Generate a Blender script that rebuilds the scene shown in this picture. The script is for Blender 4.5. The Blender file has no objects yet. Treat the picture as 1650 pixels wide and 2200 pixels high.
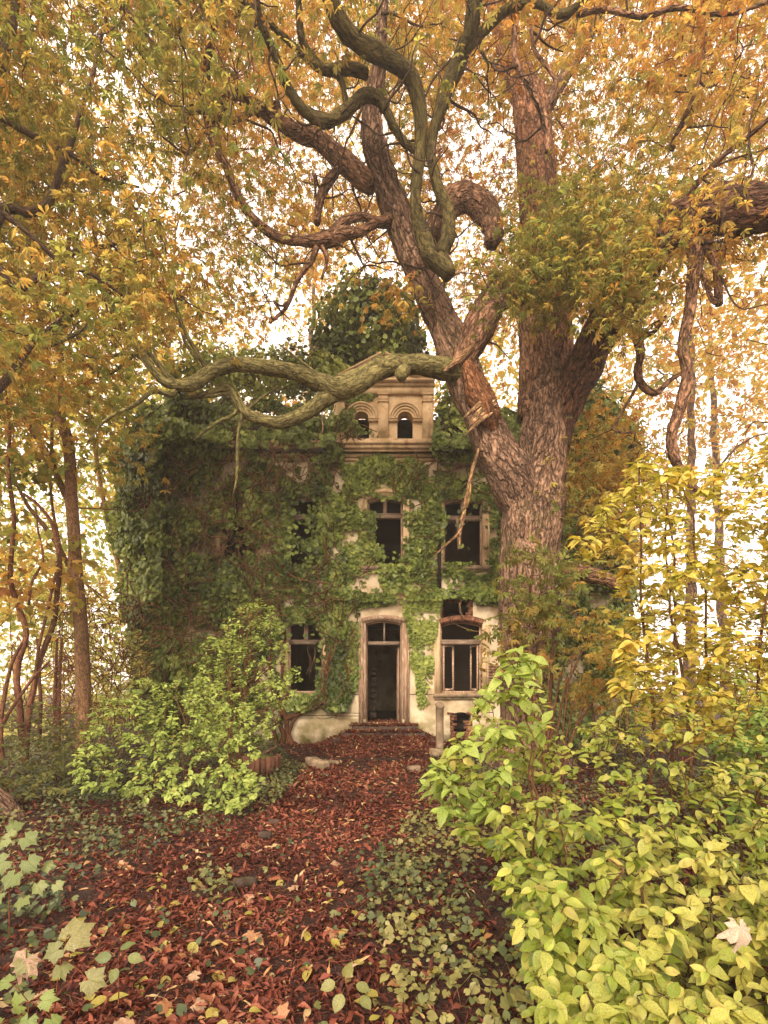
import bpy, math, random
import numpy as np
from mathutils import Matrix, Vector
rng = np.random.default_rng(11)
random.seed(5)
S = bpy.context.scene
COL = S.collection

# ------------------------------------------------------------------ camera, sky, sun, exposure
EYE, HZ, FPX = 1.65, 1475.0, 1100.0
cd = bpy.data.cameras.new("camera"); cam = bpy.data.objects.new("camera", cd); COL.objects.link(cam)
cam.location = (0, 0, EYE); cam.rotation_euler = (math.radians(90), 0, 0)
cd.sensor_fit = 'AUTO'; cd.sensor_width = 36; cd.lens = 36 * FPX / 2200
cd.shift_y = (HZ - 1100) / 2200
cd.clip_start = 0.05; cd.clip_end = 600
S.camera = cam

SUN_EL, SUN_AZ = 33, 198         # veiled sun high behind the camera, a little to the left
w = bpy.data.worlds.new("World"); S.world = w; w.use_nodes = True
nt = w.node_tree; nt.nodes.clear()
out = nt.nodes.new("ShaderNodeOutputWorld")
sky = nt.nodes.new("ShaderNodeTexSky"); sky.sky_type = 'NISHITA'; sky.sun_disc = False
sky.sun_elevation = math.radians(SUN_EL); sky.sun_rotation = math.radians(SUN_AZ)
sky.air_density = 1.0; sky.dust_density = 4.0
bg1 = nt.nodes.new("ShaderNodeBackground"); bg1.inputs[1].default_value = 0.06
bg2 = nt.nodes.new("ShaderNodeBackground"); bg2.inputs[0].default_value = (1.0, 0.80, 0.65, 1); bg2.inputs[1].default_value = 1.15
add = nt.nodes.new("ShaderNodeAddShader")
nt.links.new(sky.outputs[0], bg1.inputs[0]); nt.links.new(bg1.outputs[0], add.inputs[0])
nt.links.new(bg2.outputs[0], add.inputs[1]); nt.links.new(add.outputs[0], out.inputs[0])

ld = bpy.data.lights.new("sun", 'SUN'); ld.energy = 1.5; ld.angle = math.radians(14); ld.color = (1.0, 0.86, 0.68)
sun = bpy.data.objects.new("sun", ld); COL.objects.link(sun)
sd = Vector((math.sin(math.radians(SUN_AZ)) * math.cos(math.radians(SUN_EL)),
             math.cos(math.radians(SUN_AZ)) * math.cos(math.radians(SUN_EL)), math.sin(math.radians(SUN_EL))))
sun.rotation_euler = sd.to_track_quat('Z', 'Y').to_euler(); sun.location = (-8, -15, 30)

S.view_settings.view_transform = 'Standard'; S.view_settings.look = 'None'
S.view_settings.exposure = 1.3; S.view_settings.gamma = 1; S.view_settings.use_curve_mapping = False
S.render.engine = 'CYCLES'
S.cycles.max_bounces = 7; S.cycles.diffuse_bounces = 4; S.cycles.transmission_bounces = 5; S.cycles.glossy_bounces = 2
S.cycles.caustics_reflective = False; S.cycles.caustics_refractive = False

# ------------------------------------------------------------------ helpers
def W(px, py, Y):
    return np.array([(px - 825) / FPX * Y, Y, EYE + (HZ - py) / FPX * Y])
def W3(px, py, Y):
    px, py, Y = (np.asarray(a, float) for a in (px, py, Y))
    return np.stack([(px - 825) / FPX * Y, Y + 0 * px, EYE + (HZ - py) / FPX * Y], -1)
def proj(P):
    Y = np.maximum(P[:, 1], .05)
    return 825 + P[:, 0] / Y * FPX, HZ - (P[:, 2] - EYE) / Y * FPX
def hash3(i, j, k, seed):
    h = (i.astype(np.int64) * 374761393 + j.astype(np.int64) * 668265263 + k.astype(np.int64) * 2147483647 + seed * 974711) & 0xffffffff
    h = ((h ^ (h >> 13)) * 1274126177) & 0xffffffff
    h = ((h ^ (h >> 15)) * 2246822519) & 0xffffffff
    return ((h ^ (h >> 16)) & 0xffff) / 65535.0
def vn(P, scale=1.0, seed=0):
    P = np.asarray(P, float).reshape(-1, 3) * scale; i = np.floor(P); f = P - i; f = f * f * (3 - 2 * f); r = 0
    for dx in (0, 1):
        for dy in (0, 1):
            for dz in (0, 1):
                wgt = (f[:, 0] if dx else 1 - f[:, 0]) * (f[:, 1] if dy else 1 - f[:, 1]) * (f[:, 2] if dz else 1 - f[:, 2])
                r = r + wgt * hash3(i[:, 0] + dx, i[:, 1] + dy, i[:, 2] + dz, seed)
    return r
def inpoly(px, py, poly):
    px = np.asarray(px, float); py = np.asarray(py, float); c = np.zeros(px.shape, bool); n = len(poly)
    for a in range(n):
        x1, y1 = poly[a]; x2, y2 = poly[(a + 1) % n]
        if y1 == y2: continue
        c ^= ((y1 > py) != (y2 > py)) & (px < (x2 - x1) * (py - y1) / (y2 - y1) + x1)
    return c
def nrm(v):
    return v / np.maximum(np.linalg.norm(v, axis=-1, keepdims=True), 1e-9)
def pal(t, stops):
    t = np.clip(t, 0, 1); xs = np.linspace(0, 1, len(stops)); st = np.array(stops)
    return np.stack([np.interp(t, xs, st[:, c]) for c in range(3)], -1)
def gz(x, y):
    x = np.asarray(x, float); y = np.asarray(y, float)
    P = np.stack([x.ravel(), y.ravel(), 0 * x.ravel()], -1)
    return ((vn(P, .35, 3) - .5) * .10 + (vn(P, 1.6, 4) - .5) * .035).reshape(x.shape)

def mesh_from(name, V, Fs, tint=None, bark=None, smooth=False):
    me = bpy.data.meshes.new(name)
    V = np.ascontiguousarray(V, dtype=np.float32); me.vertices.add(len(V)); me.vertices.foreach_set("co", V.ravel())
    Fs = [np.asarray(f, dtype=np.int32) for f in Fs if len(f)]
    nl = sum(f.size for f in Fs); npg = sum(len(f) for f in Fs)
    me.loops.add(nl); me.polygons.add(npg)
    me.loops.foreach_set("vertex_index", np.concatenate([f.ravel() for f in Fs]))
    st = []; o = 0
    for f in Fs:
        st.append(o + np.arange(len(f)) * f.shape[1]); o += f.size
    me.polygons.foreach_set("loop_start", np.concatenate(st).astype(np.int32))
    if smooth: me.polygons.foreach_set("use_smooth", np.ones(npg, bool))
    if tint is not None:
        a = me.attributes.new("tint", 'FLOAT_COLOR', 'POINT')
        t4 = np.ones((len(V), 4), np.float32); t4[:, :3] = tint; a.data.foreach_set("color", t4.ravel())
    if bark is not None:
        a = me.attributes.new("bark", 'FLOAT_VECTOR', 'POINT')
        a.data.foreach_set("vector", np.ascontiguousarray(bark, dtype=np.float32).ravel())
    me.update(calc_edges=True)
    return me
def link(name, data, parent=None, **props):
    o = bpy.data.objects.new(name, data); COL.objects.link(o)
    if parent is not None: o.parent = parent
    for k, v in props.items(): o[k] = v
    return o
def thing(name, label, cat, loc=(0, 0, 0), group=None):
    o = link(name, None); o.location = loc; o.empty_display_size = .2
    o['label'] = label; o['category'] = cat
    if group: o['group'] = group
    return o
def off(parent):
    v = np.zeros(3)
    while parent is not None:
        v += np.array(parent.location); parent = parent.parent
    return v

class Acc:
    def __init__(s): s.v = []; s.f = {}; s.t = []; s.b = []; s.n = 0
    def add(s, V, Fs, tint=(1, 1, 1), bark=None):
        V = np.asarray(V, float)
        for f in Fs:
            f = np.asarray(f, int)
            if len(f): s.f.setdefault(f.shape[1], []).append(f + s.n)
        s.v.append(V); t = np.asarray(tint, float)
        s.t.append(np.broadcast_to(t, V.shape) if t.ndim == 1 else t)
        s.b.append(V if bark is None else bark); s.n += len(V)
        return s
    def build(s, name, mat, parent=None, smooth=False, **props):
        V = np.concatenate(s.v) - off(parent)
        me = mesh_from(name, V, [np.concatenate(x) for x in s.f.values()], np.concatenate(s.t), np.concatenate(s.b), smooth)
        me.materials.append(mat)
        return link(name, me, parent, **props)
    # boxes with corner jitter so that edges are not machine straight
    def box(s, x0, x1, y0, y1, z0, z1, tint=(1, 1, 1), jit=0.0, rot=0.0, piv=None):
        V = np.array([[x, y, z] for x in (x0, x1) for y in (y0, y1) for z in (z0, z1)], float)
        if jit: V = V + rng.uniform(-jit, jit, V.shape)
        if rot:
            c, sn = math.cos(rot), math.sin(rot); p = np.array(piv if piv is not None else ((x0 + x1) / 2, (y0 + y1) / 2, 0), float)
            d = V - p; V = np.stack([p[0] + d[:, 0] * c - d[:, 1] * sn, p[1] + d[:, 0] * sn + d[:, 1] * c, V[:, 2]], -1)
        F = [[0, 1, 3, 2], [4, 6, 7, 5], [0, 4, 5, 1], [2, 3, 7, 6], [0, 2, 6, 4], [1, 5, 7, 3]]
        return s.add(V, [np.array(F)], tint)

def tube(P, R, sides=6, rough=0.0, seed=0, flat=None):
    P = np.asarray(P, float); n = len(P); R = np.broadcast_to(np.asarray(R, float), (n,))
    T = nrm(np.gradient(P, axis=0)); u = np.zeros((n, 3))
    a = np.array([1., 0, 0]) if abs(T[0][0]) < .8 else np.array([0, 1., 0])
    u[0] = nrm(a - T[0] * a.dot(T[0]))
    for i in range(1, n):
        d = u[i - 1] - T[i] * u[i - 1].dot(T[i]); L = np.linalg.norm(d); u[i] = d / L if L > 1e-6 else u[i - 1]
    v = np.cross(T, u); th = np.arange(sides) * 2 * math.pi / sides
    dirs = u[:, None] * np.cos(th)[None, :, None] + v[:, None] * np.sin(th)[None, :, None]
    s = np.concatenate([[0], np.cumsum(np.linalg.norm(np.diff(P, axis=0), axis=1))])
    RR = np.repeat(R[:, None], sides, 1)
    bk = np.stack([np.cos(th)[None] * RR, np.sin(th)[None] * RR, np.repeat(s[:, None], sides, 1)], -1)
    if rough:
        q = np.stack([np.cos(th)[None] + 0 * RR, np.sin(th)[None] + 0 * RR, s[:, None] / np.maximum(R[:, None], .03) * .55 + 0 * RR], -1).reshape(-1, 3)
        nz = (vn(q, 1.3, seed) - .5) * 1.1 + (vn(q * np.array([1, 1, .35]), 4.5, seed + 1) - .5) * .55
        RR = RR * (1 + rough * nz.reshape(n, sides))
    V = (P[:, None] + dirs * RR[..., None]).reshape(-1, 3)
    i = np.arange(n - 1)[:, None] * sides; j = np.arange(sides)[None]; k = (j + 1) % sides
    F = np.stack([i + j, i + k, i + sides + k, i + sides + j], -1).reshape(-1, 4)
    V = np.concatenate([V, P[-1:] + T[-1:] * R[-1] * .4]); bk = np.concatenate([bk.reshape(-1, 3), [[0, 0, s[-1]]]])
    e = (n - 1) * sides; F3 = np.stack([e + np.arange(sides), e + (np.arange(sides) + 1) % sides, np.full(sides, n * sides)], -1)
    V = np.concatenate([V, P[:1] - T[:1] * R[0] * .25]); bk = np.concatenate([bk, [[0, 0, 0]]])
    F3 = np.concatenate([F3, np.stack([(np.arange(sides) + 1) % sides, np.arange(sides), np.full(sides, n * sides + 1)], -1)])
    return V, [F, F3], bk
def smooth_path(pts, step=.15):
    P = np.asarray(pts, float); n = len(P)
    if n < 3:
        t = np.linspace(0, 1, 6)[:, None]; return P[0] * (1 - t) + P[-1] * t
    E = np.concatenate([[2 * P[0] - P[1]], P, [2 * P[-1] - P[-2]]]); res = []
    for i in range(n - 1):
        p0, p1, p2, p3 = E[i:i + 4]; L = np.linalg.norm((p2 - p1)[:3]); m = max(2, int(L / step) + 1)
        t = np.linspace(0, 1, m, endpoint=False)[:, None]
        res.append(.5 * (2 * p1 + (p2 - p0) * t + (2 * p0 - 5 * p1 + 4 * p2 - p3) * t * t + (3 * p1 - p0 - 3 * p2 + p3) * t ** 3))
    res.append(P[-1:]); return np.concatenate(res)
def lathe(prof, sides=16, tint=(1, 1, 1), jit=0.0, c=(0, 0, 0)):
    th = np.arange(sides) * 2 * math.pi / sides; pr = np.array(prof, float); n = len(pr)
    V = np.stack([pr[:, 0:1] * np.cos(th), pr[:, 0:1] * np.sin(th), np.repeat(pr[:, 1:2], sides, 1)], -1).reshape(-1, 3)
    if jit: V = V * (1 + (vn(V, 7, 5)[:, None] - .5) * jit)
    i = np.arange(n - 1)[:, None] * sides; j = np.arange(sides)[None]; k = (j + 1) % sides
    F = np.stack([i + j, i + k, i + sides + k, i + sides + j], -1).reshape(-1, 4)
    return V + np.array(c), [F]

# leaf templates: x runs from stalk to tip, z is the upper face. (verts, faces, tip weight)
def leaf_lo(w=.25, bend=.12, fold=.08):
    V = np.array([[0, 0, 0], [.32, w, fold], [.7, w * .8, fold - bend * .5], [1, 0, -bend], [.7, -w * .8, fold - bend * .5], [.32, -w, fold]])
    return V, [np.array([[0, 3, 2, 1], [0, 5, 4, 3]])], np.array([0, .3, .6, 1, .6, .3])
def leaf_hi(w=.28, bend=.2, fold=.07, twist=0.0, wave=0.02, st=0.18):
    xs = np.array([0, .08, .22, .4, .58, .75, .89, 1.]); ws = w * np.array([.02, .45, .86, 1.0, .93, .68, .3, 0.0]); V = []; wt = []
    for i, (x, a) in enumerate(zip(xs, ws)):
        zc = -bend * x * x; wz = wave * math.sin(i * 2.1)
        tw = twist * x
        V += [[x, a, zc + fold * a / w + wz + tw * a], [x, 0, zc], [x, -a, zc + fold * a / w - wz - tw * a]]; wt += [x * .8 + .2, x * .35, x * .8 + .2]
    F = []
    for i in range(len(xs) - 1):
        a = i * 3; F += [[a, a + 1, a + 4, a + 3], [a + 1, a + 2, a + 5, a + 4]]
    n = len(V); V += [[-st, 0.008, .02], [-st, -.008, .02], [0.02, -.008, 0], [0.02, .008, 0]]; wt += [.3] * 4
    F.append([n, n + 1, n + 2, n + 3])
    return np.array(V), [np.array(F)], np.array(wt)
def palmate(k=6, droop=.25, seed=0):
    r = np.random.default_rng(seed); V = []; F = []; wt = []
    for i in range(k):
        a = (i / (k - 1) - .5) * math.radians(230) + r.uniform(-.1, .1); L = (.62 + .38 * math.cos(a * .62)) * r.uniform(.85, 1.1); wd = .17 * L
        d = np.array([math.cos(a), math.sin(a), 0]); p = np.array([-d[1], d[0], 0]); n = len(V); dr = droop * r.uniform(.5, 1.6)
        f = .05
        for q in (d * .02, d * L * .38 + p * wd * .6 + [0, 0, f - dr * .12], d * L * .7 + p * wd + [0, 0, f - dr * .5], d * L + [0, 0, -dr],
                  d * L * .7 - p * wd + [0, 0, f - dr * .5], d * L * .38 - p * wd * .6 + [0, 0, f - dr * .12]): V.append(q)
        wt += [0, .3, .7, 1, .7, .3]; F += [[n, n + 3, n + 2, n + 1], [n, n + 5, n + 4, n + 3]]
    return np.array(V, float), [np.array(F)], np.array(wt)
def lobed(lobes, depth=.5, bend=.15, wob=.03, seed=0, sub=1):
    """lobes: list of (angle deg, length) from one side to the other"""
    r = np.random.default_rng(seed); ring = []; n = len(lobes)
    for i, (a, L) in enumerate(lobes):
        a = math.radians(a)
        if sub:
            ring.append((a - .12, L * .86)); ring.append((a, L)); ring.append((a + .12, L * .86))
        else: ring.append((a, L))
        if i < n - 1:
            b = math.radians(lobes[i + 1][0]); ring.append(((a + b) / 2, min(L, lobes[i + 1][1]) * (1 - depth)))
    V = [[0, 0, 0]]; wt = [0]
    for a, L in ring:
        V.append([L * math.cos(a), L * math.sin(a), -bend * L * L + r.uniform(-wob, wob) + .06 * abs(math.sin(a)) * L]); wt.append(min(1, L))
    m = len(ring); F = [[0, i + 1, i + 2] for i in range(m - 1)]
    return np.array(V, float), [np.array(F)], np.array(wt)
IVY = [lobed([(-150, .42), (-72, .66), (0, 1), (72, .66), (150, .42)], -.12, b, .03, s, 0) for s, b in ((1, .1), (2, .25), (3, .0))]
MAPLE = [lobed([(-140, .5), (-100, .62), (-58, .9), (-28, .8), (0, 1), (28, .8), (58, .9), (100, .62), (140, .5)], .06, b, .05, s, 1) for s, b in ((4, .35), (5, .6), (6, .2))]
PALM = [palmate(k, d, s) for k, d, s in ((7, .22, 1), (6, .4, 2), (5, .3, 3), (7, .6, 4))]
LO = [leaf_lo(w, b, f) for w, b, f in ((.27, .1, .08), (.3, .25, .1), (.24, .0, .05))]
HI = [leaf_hi(w, b, f, tw, wv) for w, b, f, tw, wv in ((.29, .15, .09, 0, .012), (.32, .4, .12, .3, .02), (.26, .05, .06, -.3, .015), (.3, .6, .16, .1, .025))]
CURL = [leaf_hi(w, b, f, tw, .05, .25) for w, b, f, tw in ((.13, .5, .12, .5), (.15, -.35, .16, -.9), (.19, .2, .26, .9), (.10, .7, .05, -.4), (.08, .3, .1, 1.2))]
CURLO = [leaf_lo(w, b, f) for w, b, f in ((.13, .35, .14), (.17, -.25, .16), (.09, .1, .1))]

def scatter(acc, tmpls, P, N, H, size, tint, tip=None):
    P = np.asarray(P, float); n = len(P)
    if n == 0: return
    N = nrm(N); H = H - N * np.sum(H * N, -1, keepdims=True); H = nrm(H); B = np.cross(N, H)
    size = np.broadcast_to(np.asarray(size, float), (n,)); which = rng.integers(0, len(tmpls), n)
    for q, (tv, tf, tw) in enumerate(tmpls):
        m = which == q; c = int(m.sum())
        if not c: continue
        V = P[m][:, None] + size[m][:, None, None] * (tv[None, :, 0:1] * H[m][:, None] + tv[None, :, 1:2] * B[m][:, None] + tv[None, :, 2:3] * N[m][:, None])
        t = np.repeat(tint[m][:, None], len(tv), 1)
        if tip is not None: t = t * (1 - tw[None, :, None]) + tip[m][:, None] * tw[None, :, None]
        base = (np.arange(c) * len(tv))
        acc.add(V.reshape(-1, 3), [(f[None] + base[:, None, None]).reshape(-1, f.shape[1]) for f in tf], t.reshape(-1, 3), np.tile(tv, (c, 1)))
_lm = {}
def leaf_objects(name, tmpls, P, N, H, size, tint, mat, parent, tip=None, key='', levels=7, **props):
    """every leaf an object; meshes are shared between leaves of the same shape and colour class"""
    N = nrm(N); H = nrm(H - N * np.sum(H * N, -1, keepdims=True)); B = np.cross(N, H); res = []
    order = np.argsort(tint @ np.array([1, .2, .1])); n = len(P); o0 = off(parent)
    cls = np.zeros(n, int); cls[order] = np.arange(n) * levels // max(n, 1)
    for i in range(n):
        q = int(rng.integers(0, len(tmpls))); k = (key, q, int(cls[i]))
        if k not in _lm:
            tv, tf, tw = tmpls[q]; m = cls == cls[i]; t0 = np.median(tint[m], 0); t = np.repeat(t0[None], len(tv), 0)
            if tip is not None: t = t * (1 - tw[:, None]) + np.median(tip[m], 0)[None] * tw[:, None]
            me = mesh_from(name, tv, tf, t, tv, True); me.materials.append(mat); _lm[k] = me
        o = link(name, _lm[k], parent, **props)
        s = size[i]; p = P[i] - o0
        o.matrix_basis = Matrix(((H[i, 0] * s, B[i, 0] * s, N[i, 0] * s, p[0]), (H[i, 1] * s, B[i, 1] * s, N[i, 1] * s, p[1]),
                                 (H[i, 2] * s, B[i, 2] * s, N[i, 2] * s, p[2]), (0, 0, 0, 1)))
        res.append(o)
    return res
def rdir(n):
    return nrm(rng.normal(size=(n, 3)))

# ------------------------------------------------------------------ materials
def newmat(name):
    m = bpy.data.materials.new(name); m.use_nodes = True; t = m.node_tree; t.nodes.clear()
    return m, t, t.nodes, t.links
def leafmat(name, trans=.45, rough=.5, spec=.25, sat=1.0, tcol=(1.25, 1.15, .7)):
    m, t, N, L = newmat(name); o = N.new("ShaderNodeOutputMaterial")
    a = N.new("ShaderNodeAttribute"); a.attribute_name = "tint"
    g = N.new("ShaderNodeTexCoord"); nz = N.new("ShaderNodeTexNoise"); nz.inputs['Scale'].default_value = 14; nz.inputs['Detail'].default_value = 3
    L.new(g.outputs['Object'], nz.inputs['Vector'])
    mr = N.new("ShaderNodeMapRange"); mr.inputs[1].default_value = .3; mr.inputs[2].default_value = .7; mr.inputs[3].default_value = .72; mr.inputs[4].default_value = 1.25
    L.new(nz.outputs['Fac'], mr.inputs[0])
    mx = N.new("ShaderNodeMix"); mx.data_type = 'RGBA'; mx.blend_type = 'MULTIPLY'; mx.inputs[0].default_value = 1
    L.new(a.outputs['Color'], mx.inputs[6]); L.new(mr.outputs[0], mx.inputs[7])
    p = N.new("ShaderNodeBsdfPrincipled"); p.inputs['Roughness'].default_value = rough; p.inputs['Specular IOR Level'].default_value = spec
    tr = N.new("ShaderNodeBsdfTranslucent"); tm = N.new("ShaderNodeMix"); tm.data_type = 'RGBA'; tm.blend_type = 'MULTIPLY'; tm.inputs[0].default_value = 1
    tm.inputs[7].default_value = (*tcol, 1); tm.clamp_result = False
    L.new(mx.outputs[2], p.inputs['Base Color']); L.new(mx.outputs[2], tm.inputs[6]); L.new(tm.outputs[2], tr.inputs['Color'])
    ms = N.new("ShaderNodeMixShader"); ms.inputs[0].default_value = trans
    L.new(p.outputs[0], ms.inputs[1]); L.new(tr.outputs[0], ms.inputs[2]); L.new(ms.outputs[0], o.inputs[0])
    return m
def veinleaf(name, trans=.35):
    """broad leaf with paler curved side veins, freckles and a soft sheen (object space: x along the leaf)"""
    m = leafmat(name, trans, .42, .35); t = m.node_tree; N, L = t.nodes, t.links
    a = next(n for n in N if n.type == 'ATTRIBUTE'); mx = a.outputs['Color'].links[0].to_node
    g = N.new("ShaderNodeAttribute"); g.attribute_name = "bark"; sp = N.new("ShaderNodeSeparateXYZ"); L.new(g.outputs['Vector'], sp.inputs[0])
    ab = N.new("ShaderNodeMath"); ab.operation = 'ABSOLUTE'; L.new(sp.outputs[1], ab.inputs[0])
    m1 = N.new("ShaderNodeMath"); m1.operation = 'MULTIPLY_ADD'; m1.inputs[1].default_value = -.9; L.new(ab.outputs[0], m1.inputs[0]); L.new(sp.outputs[0], m1.inputs[2])
    m2 = N.new("ShaderNodeMath"); m2.operation = 'MULTIPLY'; m2.inputs[1].default_value = 58; L.new(m1.outputs[0], m2.inputs[0])
    sn = N.new("ShaderNodeMath"); sn.operation = 'SINE'; L.new(m2.outputs[0], sn.inputs[0])
    r1 = N.new("ShaderNodeMapRange"); r1.inputs[1].default_value = .55; r1.inputs[2].default_value = 1; r1.inputs[3].default_value = 0; r1.inputs[4].default_value = 1; L.new(sn.outputs[0], r1.inputs[0])
    r2 = N.new("ShaderNodeMapRange"); r2.inputs[1].default_value = .03; r2.inputs[2].default_value = 0; r2.inputs[3].default_value = 0; r2.inputs[4].default_value = 1; L.new(ab.outputs[0], r2.inputs[0])
    mxx = N.new("ShaderNodeMath"); mxx.operation = 'MAXIMUM'; L.new(r1.outputs[0], mxx.inputs[0]); L.new(r2.outputs[0], mxx.inputs[1])
    md = N.new("ShaderNodeMix"); md.data_type = 'RGBA'; md.blend_type = 'MULTIPLY'; L.new(mxx.outputs[0], md.inputs[0])
    L.new(a.outputs['Color'], md.inputs[6]); md.inputs[7].default_value = (.80, .84, .76, 1)
    vo = N.new("ShaderNodeTexNoise"); vo.inputs['Scale'].default_value = 9; vo.inputs['Detail'].default_value = 5; L.new(g.outputs['Vector'], vo.inputs['Vector'])
    r3 = N.new("ShaderNodeMapRange"); r3.inputs[1].default_value = .64; r3.inputs[2].default_value = .72; L.new(vo.outputs['Fac'], r3.inputs[0])
    m3 = N.new("ShaderNodeMix"); m3.data_type = 'RGBA'; L.new(r3.outputs[0], m3.inputs[0]); L.new(md.outputs[2], m3.inputs[6]); m3.inputs[7].default_value = (.22, .13, .04, 1)
    L.new(m3.outputs[2], mx.inputs[6])
    b = N.new("ShaderNodeBump"); b.inputs['Strength'].default_value = .25; b.inputs['Distance'].default_value = .01; b.invert = True
    L.new(mxx.outputs[0], b.inputs['Height']); p = next(n for n in N if n.type == 'BSDF_PRINCIPLED'); L.new(b.outputs[0], p.inputs['Normal'])
    return m
def barkmat(name, c1, c2, c3, scale=1.0, bump=1.0, dist=.03):
    m, t, N, L = newmat(name); o = N.new("ShaderNodeOutputMaterial"); p = N.new("ShaderNodeBsdfPrincipled"); L.new(p.outputs[0], o.inputs[0])
    p.inputs['Roughness'].default_value = .85; p.inputs['Specular IOR Level'].default_value = .15
    a = N.new("ShaderNodeAttribute"); a.attribute_name = "bark"; mp = N.new("ShaderNodeMapping"); mp.inputs['Scale'].default_value = (12 * scale, 12 * scale, 4.2 * scale)
    L.new(a.outputs['Vector'], mp.inputs['Vector'])
    n0 = N.new("ShaderNodeTexNoise"); n0.inputs['Scale'].default_value = .7; n0.inputs['Detail'].default_value = 4; L.new(mp.outputs[0], n0.inputs['Vector'])
    av = N.new("ShaderNodeVectorMath"); av.operation = 'MULTIPLY_ADD'; L.new(n0.outputs['Color'], av.inputs[0]); av.inputs[1].default_value = (.9, .9, .9); L.new(mp.outputs[0], av.inputs[2])
    def ridge(sc, wd):
        q = N.new("ShaderNodeTexNoise"); q.inputs['Scale'].default_value = sc; q.inputs['Detail'].default_value = 3; q.inputs['Roughness'].default_value = .55; L.new(av.outputs[0], q.inputs['Vector'])
        s1 = N.new("ShaderNodeMath"); s1.operation = 'SUBTRACT'; s1.inputs[1].default_value = .5; L.new(q.outputs['Fac'], s1.inputs[0])
        s2 = N.new("ShaderNodeMath"); s2.operation = 'ABSOLUTE'; L.new(s1.outputs[0], s2.inputs[0])
        r_ = N.new("ShaderNodeMapRange"); r_.inputs[1].default_value = 0; r_.inputs[2].default_value = wd; L.new(s2.outputs[0], r_.inputs[0]); return r_
    va, vb = ridge(.55, .07), ridge(1.3, .05)
    vr = N.new("ShaderNodeMath"); vr.operation = 'MINIMUM'; L.new(va.outputs[0], vr.inputs[0]); vm = N.new("ShaderNodeMath"); vm.operation = 'MULTIPLY_ADD'; vm.inputs[1].default_value = .6; vm.inputs[2].default_value = .4; L.new(vb.outputs[0], vm.inputs[0]); L.new(vm.outputs[0], vr.inputs[1])
    n1 = N.new("ShaderNodeTexNoise"); n1.inputs['Scale'].default_value = 2.2; n1.inputs['Detail'].default_value = 8; n1.inputs['Roughness'].default_value = .65; L.new(mp.outputs[0], n1.inputs['Vector'])
    n2 = N.new("ShaderNodeTexNoise"); n2.inputs['Scale'].default_value = 1.3; n2.inputs['Detail'].default_value = 4; L.new(a.outputs['Vector'], n2.inputs['Vector'])
    cr = N.new("ShaderNodeValToRGB"); e = cr.color_ramp.elements; e[0].position = .3; e[0].color = (*c1, 1); e[1].position = .72; e[1].color = (*c3, 1)
    x = cr.color_ramp.elements.new(.5); x.color = (*c2, 1); L.new(n1.outputs['Fac'], cr.inputs[0])
    cm = N.new("ShaderNodeMix"); cm.data_type = 'RGBA'; cm.blend_type = 'MULTIPLY'; cm.inputs[0].default_value = .78
    L.new(cr.outputs[0], cm.inputs[6]); L.new(vr.outputs[0], cm.inputs[7])
    ta = N.new("ShaderNodeAttribute"); ta.attribute_name = "tint"; tm = N.new("ShaderNodeMix"); tm.data_type = 'RGBA'; tm.blend_type = 'MULTIPLY'; tm.inputs[0].default_value = 1
    L.new(cm.outputs[2], tm.inputs[6]); L.new(ta.outputs['Color'], tm.inputs[7])
    mo = N.new("ShaderNodeMapRange"); mo.inputs[1].default_value = .55; mo.inputs[2].default_value = .75; mo.inputs[4].default_value = .55; L.new(n2.outputs['Fac'], mo.inputs[0])
    mm = N.new("ShaderNodeMix"); mm.data_type = 'RGBA'; L.new(mo.outputs[0], mm.inputs[0]); L.new(tm.outputs[2], mm.inputs[6]); mm.inputs[7].default_value = (.13, .11, .04, 1)
    L.new(mm.outputs[2], p.inputs['Base Color'])
    ad = N.new("ShaderNodeMath"); ad.operation = 'MULTIPLY_ADD'; L.new(n1.outputs['Fac'], ad.inputs[0]); ad.inputs[1].default_value = .7; L.new(vr.outputs[0], ad.inputs[2])
    b = N.new("ShaderNodeBump"); b.inputs['Strength'].default_value = bump; b.inputs['Distance'].default_value = dist; L.new(ad.outputs[0], b.inputs['Height']); L.new(b.outputs[0], p.inputs['Normal'])
    return m
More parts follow.
